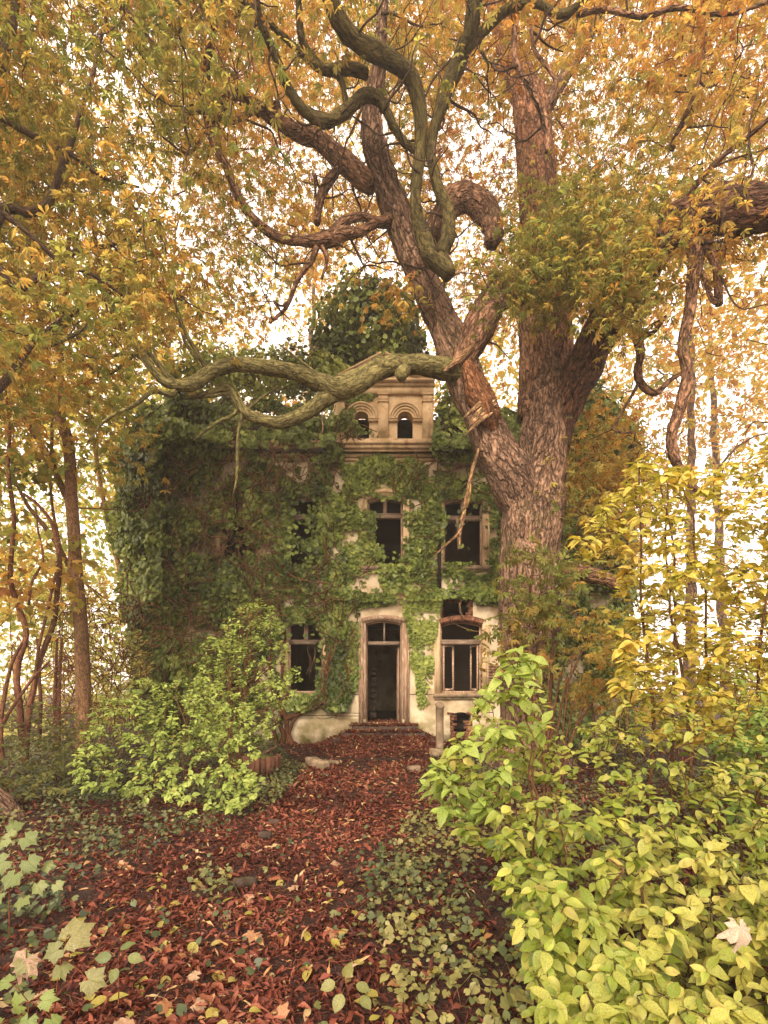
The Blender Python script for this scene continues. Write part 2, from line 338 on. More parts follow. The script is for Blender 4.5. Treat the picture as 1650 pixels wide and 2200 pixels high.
def surf(name, stops, scale=3, detail=6, rough=.85, bump=.3, dist=.01, stretch=(1, 1, 1), moss=None, stains=None, tintattr=True, speck=None):
    """weathered surface: noise ramp, optional moss by noise and height, dark specks, rain streaks"""
    m, t, N, L = newmat(name); o = N.new("ShaderNodeOutputMaterial"); p = N.new("ShaderNodeBsdfPrincipled"); L.new(p.outputs[0], o.inputs[0])
    p.inputs['Roughness'].default_value = rough; p.inputs['Specular IOR Level'].default_value = .2
    g = N.new("ShaderNodeNewGeometry"); mp = N.new("ShaderNodeMapping"); mp.inputs['Scale'].default_value = stretch; L.new(g.outputs['Position'], mp.inputs['Vector'])
    n = N.new("ShaderNodeTexNoise"); n.inputs['Scale'].default_value = scale; n.inputs['Detail'].default_value = detail; n.inputs['Roughness'].default_value = .62; L.new(mp.outputs[0], n.inputs['Vector'])
    cr = N.new("ShaderNodeValToRGB"); els = cr.color_ramp.elements
    xs = np.linspace(.3, .7, len(stops)); els[0].position = xs[0]; els[0].color = (*stops[0], 1); els[1].position = xs[-1]; els[1].color = (*stops[-1], 1)
    for x, c in list(zip(xs, stops))[1:-1]: e = els.new(x); e.color = (*c, 1)
    L.new(n.outputs['Fac'], cr.inputs[0]); cur = cr.outputs[0]
    if tintattr:
        ta = N.new("ShaderNodeAttribute"); ta.attribute_name = "tint"; tm = N.new("ShaderNodeMix"); tm.data_type = 'RGBA'; tm.blend_type = 'MULTIPLY'; tm.inputs[0].default_value = 1
        L.new(cur, tm.inputs[6]); L.new(ta.outputs['Color'], tm.inputs[7]); cur = tm.outputs[2]
    def over(cur, sc, lo, hi, col, amt, st=(1, 1, 1), det=5):
        mq = N.new("ShaderNodeMapping"); mq.inputs['Scale'].default_value = st; L.new(g.outputs['Position'], mq.inputs['Vector'])
        q = N.new("ShaderNodeTexNoise"); q.inputs['Scale'].default_value = sc; q.inputs['Detail'].default_value = det; L.new(mq.outputs[0], q.inputs['Vector'])
        r = N.new("ShaderNodeMapRange"); r.inputs[1].default_value = lo; r.inputs[2].default_value = hi; r.inputs[4].default_value = amt; L.new(q.outputs['Fac'], r.inputs[0])
        x = N.new("ShaderNodeMix"); x.data_type = 'RGBA'; L.new(r.outputs[0], x.inputs[0]); L.new(cur, x.inputs[6]); x.inputs[7].default_value = (*col, 1)
        return x.outputs[2]
    for s in (stains or []): cur = over(cur, *s)
    if speck: cur = over(cur, 38, .62, .68, speck, .8)
    if moss:
        z0, z1, col = moss
        sp = N.new("ShaderNodeSeparateXYZ"); L.new(g.outputs['Position'], sp.inputs[0])
        r = N.new("ShaderNodeMapRange"); r.inputs[1].default_value = z1; r.inputs[2].default_value = z0; L.new(sp.outputs[2], r.inputs[0])
        q = N.new("ShaderNodeTexNoise"); q.inputs['Scale'].default_value = 2.5; q.inputs['Detail'].default_value = 6; L.new(g.outputs['Position'], q.inputs['Vector'])
        q2 = N.new("ShaderNodeMapRange"); q2.inputs[1].default_value = .35; q2.inputs[2].default_value = .6; L.new(q.outputs['Fac'], q2.inputs[0])
        mu = N.new("ShaderNodeMath"); mu.operation = 'MULTIPLY'; L.new(r.outputs[0], mu.inputs[0]); L.new(q2.outputs[0], mu.inputs[1])
        x = N.new("ShaderNodeMix"); x.data_type = 'RGBA'; L.new(mu.outputs[0], x.inputs[0]); L.new(cur, x.inputs[6]); x.inputs[7].default_value = (*col, 1); cur = x.outputs[2]
    L.new(cur, p.inputs['Base Color'])
    n3 = N.new("ShaderNodeTexNoise"); n3.inputs['Scale'].default_value = scale * 5; n3.inputs['Detail'].default_value = 6; L.new(mp.outputs[0], n3.inputs['Vector'])
    b = N.new("ShaderNodeBump"); b.inputs['Strength'].default_value = bump; b.inputs['Distance'].default_value = dist; L.new(n3.outputs['Fac'], b.inputs['Height']); L.new(b.outputs[0], p.inputs['Normal'])
    return m

M_CAN = leafmat("autumn_leaf", .62, .55, .2, tcol=(1.42, 1.3, 1.02))
M_IVY = leafmat("ivy_leaf", .25, .42, .3)
M_SHR = veinleaf("broad_leaf", .38)
M_SH2 = leafmat("light_leaf", .42, .5, .25)
M_LIT = leafmat("dead_leaf", .15, .6, .25)
M_BARK = barkmat("chestnut_bark", (.07, .038, .024), (.26, .15, .095), (.50, .33, .22), 1.0, 1.0, .05)
M_MOSS = barkmat("mossy_bark", (.07, .06, .02), (.19, .16, .06), (.31, .27, .11), 1.6, .7, .02)
M_TWIG = barkmat("twig_bark", (.05, .03, .02), (.09, .055, .035), (.15, .10, .06), 3, .4, .005)
M_WOODY = barkmat("dead_wood", (.16, .07, .035), (.36, .22, .12), (.55, .40, .24), 1.3, 1.0, .03)
PLASTER = dict(stops=[(.40, .30, .18), (.60, .49, .33), (.72, .62, .45)], scale=1.4)
M_PLAS = surf("stucco", bump=.35, dist=.015, moss=(.25, 1.7, (.17, .14, .05)), speck=(.16, .10, .06),
              stains=[(1.1, .56, .66, (.27, .16, .085), .75), (2.2, .6, .7, (.17, .15, .06), .6), (5, .58, .7, (.20, .13, .08), .5, (1, 1, .12))], **PLASTER)
M_TRIM = surf("stone_trim", [(.42, .28, .14), (.60, .43, .25), (.70, .54, .34)], 2.2, bump=.35, dist=.012, speck=(.14, .085, .05),
              stains=[(4, .55, .7, (.24, .13, .065), .7, (1, 1, .2)), (1.5, .58, .68, (.16, .14, .05), .6)])
M_WOOD = surf("weathered_wood", [(.19, .11, .07), (.35, .22, .145), (.50, .36, .24)], 4, bump=.5, dist=.01, stretch=(6, 6, .7), stains=[(8, .55, .62, (.55, .45, .33), .7, (3, 3, .5))])
M_SILLW = surf("grey_wood", [(.16, .11, .08), (.30, .22, .16), (.48, .38, .29)], 4, bump=.5, dist=.008, stretch=(1, 6, 6))
M_BRICK = surf("old_brick", [(.14, .055, .032), (.24, .105, .06), (.33, .17, .105)], 6, bump=.6, dist=.01, stains=[(2, .58, .7, (.11, .10, .04), .6)])
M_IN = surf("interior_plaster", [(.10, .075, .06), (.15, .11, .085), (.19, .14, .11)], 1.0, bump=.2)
M_DARK = surf("dark_interior", [(.02, .016, .014), (.03, .024, .02)], 1.0, bump=.1)  # near-black base colour for floors, cracks and drain pipe
M_SLATE = surf("slate", [(.03, .027, .027), (.06, .052, .05), (.09, .08, .07)], 3, bump=.4)
M_STONE = surf("mossy_stone", [(.13, .09, .06), (.24, .17, .11), (.36, .27, .18)], 5, bump=.6, dist=.01, stains=[(3, .52, .66, (.10, .095, .03), .8)])
M_STEP = surf("stone_step", [(.03, .02, .016), (.06, .04, .03), (.11, .075, .055)], 4, bump=.6, dist=.01, stains=[(3, .55, .66, (.07, .065, .02), .7)])
M_SOIL = surf("soil", [(.018, .010, .008), (.04, .020, .015), (.075, .036, .025)], 7, 8, bump=1.0, dist=.05, tintattr=False)
# ------------------------------------------------------------------ ground
def make_ground():
    xs = np.concatenate([np.linspace(-80, -12, 14), np.linspace(-11, 11, 150), np.linspace(12, 80, 14)])
    ys = np.concatenate([np.linspace(-40, -1, 8), np.linspace(0, 18, 150), np.linspace(19, 110, 20)])
    X, Y = np.meshgrid(xs, ys); Z = gz(X, Y); V = np.stack([X, Y, Z], -1).reshape(-1, 3); nx = len(xs)
    i = np.arange(len(ys) - 1)[:, None] * nx; j = np.arange(nx - 1)[None]
    F = np.stack([i + j, i + j + 1, i + nx + j + 1, i + nx + j], -1).reshape(-1, 4)
    me = mesh_from("ground", V, [F], smooth=True); me.materials.append(M_SOIL)
    link("ground", me, None, kind="structure")
make_ground()
HAZE = .0024
if HAZE > 0:      # thin warm haze, added to imitate glow and lift the far tones
    a = Acc(); a.box(-82, 82, -42, 112, -1.5, 24); hm = bpy.data.materials.new("haze"); hm.use_nodes = True; t_ = hm.node_tree; t_.nodes.clear()
    o_ = t_.nodes.new("ShaderNodeOutputMaterial"); v_ = t_.nodes.new("ShaderNodeVolumePrincipled"); v_.inputs['Density'].default_value = HAZE; v_.inputs['Color'].default_value = (.95, .86, .74, 1); v_.inputs['Anisotropy'].default_value = .25
    t_.links.new(v_.outputs[0], o_.inputs['Volume']); a.build("haze", hm, None, kind="stuff")

# ------------------------------------------------------------------ the house
FY = 14.5; SC = FPX / FY
def hx(px): return (px - 825) / SC
def hz(py): return EYE + (HZ - py) / SC
house = thing("abandoned_house", "derelict ivy-grown house with cream stucco front, empty windows and small gable", "house", (hx(825), FY, 0))

def wall_sheet(acc, x0, x1, z0, z1, y, th, ops, tint=(1, 1, 1), seg=8):
    """wall with openings (xa, xb, za, zb, rise): front, back and the reveals; arched heads; y is the front face"""
    xs = sorted({x0, x1, *[o[0] for o in ops], *[o[1] for o in ops]}); zs = sorted({z0, z1, *[o[2] for o in ops], *[o[3] for o in ops]})
    for a, b in zip(xs[:-1], xs[1:]):
        for c, d in zip(zs[:-1], zs[1:]):
            mx, mz = (a + b) / 2, (c + d) / 2
            if any(o[0] < mx < o[1] and o[2] < mz < o[3] for o in ops): continue
            for yy, fl in ((y, 0), (y + th, 1)):
                V = [[a, yy, c], [b, yy, c], [b, yy, d], [a, yy, d]]
                acc.add(V, [np.array([[0, 1, 2, 3] if not fl else [0, 3, 2, 1]])], tint)
    def quad(p): acc.add(p, [np.array([[0, 1, 2, 3]])], tint)
    quad([[x0, y, z0], [x0, y, z1], [x0, y + th, z1], [x0, y + th, z0]]); quad([[x1, y, z0], [x1, y + th, z0], [x1, y + th, z1], [x1, y, z1]])
    quad([[x0, y, z1], [x1, y, z1], [x1, y + th, z1], [x0, y + th, z1]])
    for xa, xb, za, zb, r in ops:
        sp = zb - r
        quad([[xa, y, za], [xa, y, sp], [xa, y + th, sp], [xa, y + th, za]]); quad([[xb, y, za], [xb, y + th, za], [xb, y + th, sp], [xb, y, sp]])
        quad([[xa, y, za], [xa, y + th, za], [xb, y + th, za], [xb, y, za]])
        pts = arch_pts(xa, xb, sp, r, seg) if r > 0 else np.array([[xa, zb], [xb, zb]])
        for p, q in zip(pts[:-1], pts[1:]):
            quad([[p[0], y, p[1]], [q[0], y, q[1]], [q[0], y + th, q[1]], [p[0], y + th, p[1]]])
            if r > 0:
                for yy in (y, y + th): quad([[p[0], yy, p[1]], [q[0], yy, q[1]], [q[0], yy, zb], [p[0], yy, zb]])
def arch_pts(xa, xb, sp, r, seg=8):
    h = (xb - xa) / 2; R = (h * h + r * r) / (2 * r); cx, cz = (xa + xb) / 2, sp + r - R; a = math.asin(min(1, h / R))
    if r >= h * .98: a = math.pi / 2
    t = np.linspace(-a, a, seg + 1); return np.stack([cx + R * np.sin(t), cz + R * np.cos(t)], -1)
def arch_bar(acc, xa, xb, sp, r, w, y0, y1, seg=10, tint=(1, 1, 1)):
    """curved moulding of depth w outside an arch"""
    a = arch_pts(xa, xb, sp, r, seg); c = np.array([(xa + xb) / 2, sp + r - (((xb - xa) / 2) ** 2 + r * r) / (2 * r)]); b = a + nrm(a - c) * w; n = len(a)
    V = np.concatenate([np.stack([p[:, 0], np.full(n, yy), p[:, 1]], -1) for yy in (y0, y1) for p in (a, b)])
    F = []
    for i in range(n - 1):
        F += [[i, i + 1, n + i + 1, n + i], [2 * n + i, 3 * n + i, 3 * n + i + 1, 2 * n + i + 1], [n + i, n + i + 1, 3 * n + i + 1, 3 * n + i], [i, 2 * n + i, 2 * n + i + 1, i + 1]]
    F += [[0, n, 3 * n, 2 * n], [n - 1, 3 * n - 1, 4 * n - 1, 2 * n - 1]]
    acc.add(V, [np.array(F)], tint)

HX0, HX1, ZE = hx(330), hx(1300), hz(990)
WIN = [  # px0, px1, py top, py bottom, rise px
    dict(n='window', x=(622, 690), t=1334, b=1490, r=10, tr=1378, mull=True), dict(n='window', x=(950, 1032), t=1334, b=1490, r=12, tr=1378, mull=False, sash=True),
    dict(n='window', x=(793, 862), t=1066, b=1217, r=12, tr=1105, mull=True), dict(n='window', x=(957, 1034), t=1070, b=1217, r=10, tr=1110, mull=True, broken=True),
    dict(n='window', x=(622, 690), t=1066, b=1217, r=10, tr=1108, mull=False), dict(n='window', x=(478, 546), t=1066, b=1217, r=10, tr=1108, mull=True),
    dict(n='window', x=(478, 546), t=1334, b=1490, r=10, tr=1378, mull=True), dict(n='window', x=(1120, 1190), t=1334, b=1490, r=10, tr=1378, mull=True),
    dict(n='window', x=(1120, 1190), t=1066, b=1217, r=10, tr=1108, mull=True)]
DOOR = (786, 863, 1333, 1553, 7)
for w_ in WIN: w_['x'] = (w_['x'][0] - 4, w_['x'][1] + 4); w_['r'] = w_['r'] * .7
ops = [(hx(a['x'][0]), hx(a['x'][1]), hz(a['b']), hz(a['t']), a['r'] / SC) for a in WIN]
ops.append((hx(DOOR[0]), hx(DOOR[1]), hz(DOOR[3]), hz(DOOR[2]), DOOR[4] / SC))
HOLE = (hx(946), hx(1016), hz(1331), hz(1287)); HOLE2 = (hx(952), hx(1006), hz(1063), hz(1030)); CELL = (hx(968), hx(1012), hz(1603), hz(1530))
ops += [(*HOLE, 0), (*HOLE2, 0), (*CELL, .1)]
a = Acc(); wall_sheet(a, HX0, HX1, -.3, ZE, FY, .42, ops); wall = a.build("wall", M_PLAS, house)
# side and back walls, floors, partitions: a real closed shell, dark inside
a = Acc()
a.box(HX0 - .42, HX0 - .002, FY, FY + 9, -.3, ZE); a.box(HX1 + .002, HX1 + .42, FY, FY + 9, -.3, ZE); a.box(HX0 - .42, HX1 + .42, FY + 9.002, FY + 9.4, -.3, ZE)
a.build("side_wall", M_PLAS, house)
a = Acc()
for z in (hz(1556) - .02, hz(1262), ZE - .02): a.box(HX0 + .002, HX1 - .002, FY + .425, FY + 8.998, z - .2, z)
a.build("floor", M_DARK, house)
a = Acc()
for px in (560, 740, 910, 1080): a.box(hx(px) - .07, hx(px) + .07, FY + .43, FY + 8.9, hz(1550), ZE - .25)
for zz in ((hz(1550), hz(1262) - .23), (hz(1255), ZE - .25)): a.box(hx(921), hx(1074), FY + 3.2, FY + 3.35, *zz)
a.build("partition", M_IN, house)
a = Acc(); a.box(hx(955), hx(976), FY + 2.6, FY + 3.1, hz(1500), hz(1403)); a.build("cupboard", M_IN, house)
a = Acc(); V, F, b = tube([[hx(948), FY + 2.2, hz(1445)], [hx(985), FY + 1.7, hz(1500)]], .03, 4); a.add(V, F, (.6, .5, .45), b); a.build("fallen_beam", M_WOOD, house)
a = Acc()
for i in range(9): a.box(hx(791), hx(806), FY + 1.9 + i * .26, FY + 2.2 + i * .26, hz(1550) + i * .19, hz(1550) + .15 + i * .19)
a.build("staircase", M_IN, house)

def weather_box(acc, *b, tint=None, **k):
    acc.box(*b, tint=tint if tint is not None else np.full(3, rng.uniform(.85, 1.1)), jit=.004, **k)
for w_ in WIN:
    xa, xb = hx(w_['x'][0]), hx(w_['x'][1]); zb, zt = hz(w_['b']), hz(w_['t']); r = w_['r'] / SC; sp = zt - r; tr = hz(w_['tr'])
    win = link("window", None, house); win.location = (0, 0, 0)
    pj = .055; sur = Acc()
    for q0, q1, m0, m1 in ((xa - .17, xa - .002, xa - .17, xa - .12), (xb + .002, xb + .17, xb + .12, xb + .17)):
        sur = Acc(); weather_box(sur, q0, q1, FY - pj, FY + .1, zb - .05, sp, tint=(1, 1, 1)); weather_box(sur, m0, m1, FY - pj - .03, FY - pj + .02, zb - .05, sp, tint=(1, 1, 1)); sur.build("jamb", M_TRIM, win)
    if not (w_.get('sash') or w_.get('broken')):
        sur = Acc(); arch_bar(sur, xa - .05, xb + .05, sp, r + .02, .18, FY - pj, FY + .1); arch_bar(sur, xa - .15, xb + .15, sp + .06, r + .02, .08, FY - pj - .04, FY); sur.build("arch_moulding", M_TRIM, win)
    fr = Acc(); yw = FY + .12
    weather_box(fr, xa - .01, xa + .06, yw, yw + .1, zb, sp + r * .4); weather_box(fr, xb - .06, xb + .01, yw, yw + .1, zb, sp + r * .4)
    weather_box(fr, xa + .07, xb - .07, yw, yw + .1, zb, zb + .07)
    arch_bar(fr, xa + .02, xb - .02, sp - .06, r, .08, yw + .002, yw + .095)
    fr.build("frame", M_WOOD, win)
    tb = Acc(); weather_box(tb, xa + .03, xb - .03, yw - .03, yw + .12, tr - .075, tr + .045); weather_box(tb, xa + .02, xb - .02, yw - .05, yw - .025, tr + .02, tr + .05); tb.build("transom", M_SILLW, win)
    if w_['mull']:
        mu = Acc(); xm = (xa + xb) / 2; weather_box(mu, xm - .055, xm + .055, yw - .01, yw + .09, tr + .05, zt - .03); weather_box(mu, xm - .02, xm + .02, yw - .03, yw - .008, tr + .05, zt - .06); mu.build("mullion", M_WOOD, win)
    si = Acc(); weather_box(si, xa - .2, xb + .2, FY - .12, FY + .15, zb - .10, zb - .003, tint=(1, 1, 1)); weather_box(si, xa - .16, xb + .16, FY - .08, FY - .005, zb - .16, zb - .102, tint=(1, 1, 1)); si.build("sill", M_STONE, win)
    if w_.get('sash'):
        # two casements standing open into the room
        for hx0, ang, wd in ((xa + .09, -.55, .40), (xb - .09, math.pi + 1.18, .40)):
            sh = Acc(); z0, z1 = zb + .08, tr - .085; y0 = yw + .05
            for b in ((0, .05, z0, z1), (wd - .05, wd, z0, z1), (.05, wd - .05, z0, z0 + .06), (.05, wd - .05, z1 - .05, z1)):
                V = np.array([[x, y, z] for x in (b[0], b[1]) for y in (-.02, .02) for z in (b[2], b[3])]) + rng.uniform(-.003, .003, (8, 3))
                c, s = math.cos(-ang), math.sin(-ang)
                V = np.stack([hx0 + V[:, 0] * c - V[:, 1] * s, y0 + V[:, 0] * s + V[:, 1] * c, V[:, 2]], -1)
                sh.add(V, [np.array([[0, 1, 3, 2], [4, 6, 7, 5], [0, 4, 5, 1], [2, 3, 7, 6], [0, 2, 6, 4], [1, 5, 7, 3]])], (1.5, 1.4, 1.3))
            sh.build("casement", M_SILLW, win)
    if w_.get('broken'):
        bm = Acc(); V, F, b = tube([[xa + .38, yw, tr + .02], [xa + .42, yw - .05, tr - .2], [xa + .44, yw - .06, hz(1178)]], [.05, .045, .04], 5, .3, 3); bm.add(V, F, (1, 1, 1), b); bm.build("hanging_lath", M_WOOD, win)
        sg = Acc()
        for k in range(9):
            x = xa + .1 + k * .1; V, F, b = tube([[x, yw + .02, tr - .07], [x + rng.uniform(-.02, .02), yw + .02, tr - .09 - rng.uniform(.02, .12)]], [.02, .004], 4); sg.add(V, F, (.8, .8, .8), b)
        sg.build("splinters", M_WOOD, win, kind="stuff")

# doorway
door = link("doorway", None, house)
xa, xb = hx(DOOR[0]), hx(DOOR[1]); zb, zt = hz(DOOR[3]), hz(DOOR[2]); r = DOOR[4] / SC; sp = zt - r; tr = hz(1381)
a = Acc()
for s, x in ((-1, xa), (1, xb)):
    for w0, w1, pj in ((.002, .075, .05), (.075, .17, .075), (.17, .2, .10)):
        a.box(*sorted((x + s * w0, x + s * w1)), FY - pj, FY + .12, zb - .02, sp + .02, jit=.004)
arch_bar(a, xa - .01, xb + .01, sp, r, .10, FY - .05, FY + .1); arch_bar(a, xa - .1, xb + .1, sp + .03, r, .11, FY - .10, FY + .1)
a.build("door_surround", M_WOOD, door)
a = Acc(); weather_box(a, xa + .002, xa + .035, FY + .14, FY + .26, zb, sp + .05); weather_box(a, xb - .035, xb - .002, FY + .14, FY + .26, zb, sp + .05); arch_bar(a, xa + .02, xb - .02, sp - .04, r, .07, FY + .142, FY + .255); a.build("frame", M_WOOD, door)
a = Acc(); weather_box(a, xa + .05, xb - .05, FY + .11, FY + .27, tr - .05, tr + .05); a.build("transom", M_SILLW, door)
a = Acc(); xm = hx(825.5); weather_box(a, xm - .022, xm + .022, FY + .15, FY + .2, tr + .052, zt - .03); a.build("mullion", M_SILLW, door)
a = Acc(); xd = xb - .07
def dpanel(y0, y1, z0, z1, x0=-.025, x1=.025): a.box(xd + x0 - (y0 - FY) * .02, xd + x1 - (y0 - FY) * .02, y0, y1, z0, z1, jit=.003)
dpanel(FY + .28, FY + .38, zb + .03, tr - .08); dpanel(FY + 1.0, FY + 1.1, zb + .03, tr - .08)
for z0, z1 in ((zb + .03, zb + .2), (zb + .95, zb + 1.1), (tr - .2, tr - .08)): dpanel(FY + .381, FY + .999, z0, z1)
dpanel(FY + .383, FY + .997, zb + .2, zb + .95, -.01, .01)
a.build("door", M_WOOD, door)
a = Acc(); a.box(xa - .02, xb + .02, FY - .06, FY + .45, zb - .06, zb - .004, jit=.004); a.build("threshold", M_STEP, door)
# entrance steps
for z1, y0, x0, x1 in ((zb - .065, -.5, 758, 892), (zb - .21, -.88, 742, 908), (zb - .36, -1.26, 724, 926), (zb - .50, -1.62, 706, 946)):
    a = Acc(); n = 14; xs = np.linspace(hx(x0), hx(x1), n)
    prof = np.array([[FY - .01, z1], [FY + y0 + .03, z1], [FY + y0, z1 - .035], [FY + y0 + .01, z1 - .18]])
    V = np.array([[x, p[0] + rng.uniform(-.008, .008), p[1] + rng.uniform(-.008, .008)] for x in xs for p in prof]); k = len(prof)
    F = [[i * k + j, (i + 1) * k + j, (i + 1) * k + j + 1, i * k + j + 1] for i in range(n - 1) for j in range(k - 1)]
    F.append([0, 1, 2, 3]); F.append([(n - 1) * k + q for q in (3, 2, 1, 0)])
    a.add(V, [np.array(F)]); a.build("step", M_STEP, house)

# bands and cornice
a = Acc()
def band(acc, x0, x1, y0, z0, z1, n=1):
    acc.box(hx(x0), hx(x1), FY - y0, FY - .003, z0, z1, jit=.006)
for x0, x1 in ((340, 620), (620, 786), (786, 943), (1020, 1180), (1180, 1298)):
    band(a, x0, x1 - .3, .05, hz(1287), hz(1280)); band(a, x0, x1 - .3, .10, hz(1280) + .002, hz(1275))
a.build("belt_course", M_TRIM, house)
a = Acc()
for x0, x1 in ((340, 719), (719, 931), (931, 1298)):
    for pj, p0, p1 in ((.06, 992, 985), (.12, 984.6, 974), (.10, 973.6, 969), (.18, 968.6, 961), (.24, 960.6, 955)):
        band(a, x0, x1 - .3, pj, hz(p0), hz(p1))
a.build("cornice", M_TRIM, house)
a = Acc(); a.box(HX0, hx(786), FY - .06, FY - .003, -.1, hz(1545), jit=.004); a.box(hx(864), hx(966), FY - .06, FY - .003, -.1, hz(1545), jit=.004); a.box(hx(1015), HX1, FY - .06, FY - .003, -.1, hz(1545), jit=.004)
a.build("plinth", M_PLAS, house)
# shallow horizontal stucco joints and wandering cracks: thin dark recess strips built as slivers
a = Acc()
for x0, x1, py in ((722, 786, 1492), (864, 945, 1492), (722, 786, 1532), (640, 722, 1537), (722, 786, 1558 - 20)):
    a.box(hx(x0), hx(x1), FY - .004, FY + .01, hz(py + .7), hz(py - .5), (.25, .2, .15), jit=.003)
for pts in (((721, 1475), (722, 1490), (721, 1512), (722, 1540), (721, 1562)), ((680, 1540), (690, 1545), (705, 1543), (716, 1540)), ((848, 1262), (860, 1245), (878, 1225), (888, 1212)), ((868, 1266), (880, 1250), (890, 1238)), ((905, 1405), (915, 1430), (912, 1450), (925, 1470))):
    P = smooth_path([[hx(p[0]), FY, hz(p[1])] for p in pts], .1); V, F, b = tube(P, .009, 4); a.add(V, F, (.2, .14, .1), b)
a.build("cracks", M_DARK, house)
# drain pipe on the right of the middle bay
a = Acc()
for z0, z1 in ((hz(1292), hz(1150)),): V, F, b = tube([[hx(943), FY - .09, z0], [hx(943), FY - .09, z1]], .055, 8); a.add(V, F, (.5, .5, .5), b)
a.build("drain_pipe", M_DARK, house)

# broken-out brickwork round the holes: every brick its own part
BR = {}
def brick(x, y, z, L, rz=0, ry=0):
    k = int(rng.integers(0, 6))
    if k not in BR:
        b = Acc(); b.box(-.5, .5, -.055, .055, -.032, .032, np.full(3, .75 + .1 * k), jit=.006); V = b.v[0].copy(); V[:, 0] *= 1
        me = mesh_from("brick", V, [np.concatenate(x_) for x_ in b.f.values()], b.t[0], V); me.materials.append(M_BRICK); BR[k] = me
    o = link("brick", BR[k], wall); p = np.array([x, y, z]) - off(wall); o.location = p; o.scale = (L, 1, 1); o.rotation_euler = (0, ry, rz)
z = HOLE[2] + .02; i = 0
while z < HOLE[3] + .02:      # right edge and left edge of the upper hole
    brick(HOLE[1] - rng.uniform(-.02, .10), FY + .06, z, rng.uniform(.14, .26)); brick(HOLE[0] + rng.uniform(-.02, .05), FY + .09, z, .16); z += .075; i += 1
for k in range(19):           # brick arch over the right ground-floor window
    t = (k - 9) / 9; x = hx(991) + t * .58; brick(x, FY + .042, hz(1332) - .10 * t * t + .03, .21, 0, math.pi / 2 + t * .35)
for k in range(9):
    brick(HOLE[0] + .06 + k * .1, FY + .10, HOLE[3] - rng.uniform(0, .07), .12, rng.uniform(-.2, .2))
for k in range(16):           # bare bricks right of that window
    row, c = divmod(k, 2); brick(hx(1050) + c * .235 + (row % 2) * .1 - .1, FY + .04, hz(1475) + row * .08, .225)
z = hz(1598); 
while z < hz(1532):
    brick(CELL[1] + rng.uniform(-.12, .16), FY + .02, z, .24, rng.uniform(-.3, .3), rng.uniform(-.12, .12)); brick(CELL[0] + rng.uniform(-.06, .12), FY + .03, z, .2, rng.uniform(-.3, .3), rng.uniform(-.12, .12)); z += .078
for k in range(10):
    row, c = divmod(k, 3); brick(hx(985) + c * .16, FY + .5, hz(1596) + row * .08, .2, .1)
for k in range(8): brick(HOLE2[0] + k * .095, FY + .03, HOLE2[2] - .01, .12, rng.uniform(-.2, .2), rng.uniform(-.15, .15))

# attic storey: twin arched windows between pilasters, entablature and pediment
AY = FY - .06; AX0, AX1 = hx(718), hx(931); AZ0, AZ1 = hz(955), hz(828)
aw = [(hx(760), hx(793), hz(946), hz(886), hx(776.5) - hx(760)), (hx(853.5), hx(887), hz(946), hz(886), hx(870) - hx(853.5))]
gab = link("gable", None, house)
a = Acc(); wall_sheet(a, AX0, AX1, AZ0, AZ1, AY, .4, aw, seg=14); a.build("wall", M_TRIM, gab)
for x0, x1 in ((813, 834), (907, 929), (719, 741)):
    a = Acc(); a.box(hx(x0), hx(x1), AY - .09, AY - .003, hz(948), hz(870), jit=.004); a.box(hx(x0) - .02, hx(x1) + .02, AY - .12, AY - .003, hz(869.6), hz(867), jit=.003)
    a.box(hx(x0), hx(x1), AY - .09, AY - .003, hz(866.6), hz(855), jit=.003); a.box(hx(x0) - .03, hx(x1) + .03, AY - .13, AY - .003, hz(854.6), hz(852), jit=.003)
    a.build("pilaster", M_TRIM, gab)
a = Acc()
a.box(AX0, AX1, AY - .10, AY - .003, hz(851.6), hz(838), jit=.005); a.box(AX0 - .03, AX1 + .03, AY - .16, AY - .003, hz(837.6), hz(832), jit=.006); a.box(AX0 - .08, AX1 + .02, AY - .26, AY - .003, hz(831.6), hz(826), jit=.008)
a.box(AX0, AX1, AY - .11, AY - .003, hz(954.6), hz(948.4), jit=.006)
a.build("entablature", M_TRIM, gab)
for xa_, xb_, zb_, zt_, r_ in aw:
    w2 = link("window", None, gab); sp = zt_ - r_; a = Acc()
    arch_bar(a, xa_ - .06, xb_ + .06, sp, r_ + .06, .05, AY - .03, AY - .003, 16); arch_bar(a, xa_ - .13, xb_ + .13, sp, r_ + .13, .05, AY - .055, AY - .003, 16); arch_bar(a, xa_ - .19, xb_ + .19, sp, r_ + .19, .05, AY - .08, AY - .003, 16)
    a.build("archivolt", M_TRIM, w2)
    a = Acc()
    for s, x in ((-1, xa_), (1, xb_)):
        a.box(*sorted((x + s * -.01, x + s * .26)), AY - .09, AY - .003, sp - .10, sp - .04, jit=.003); a.box(*sorted((x + s * -.02, x + s * .26)), AY - .12, AY - .003, sp - .04, sp - .002, jit=.003)
    a.build("impost", M_TRIM, w2)
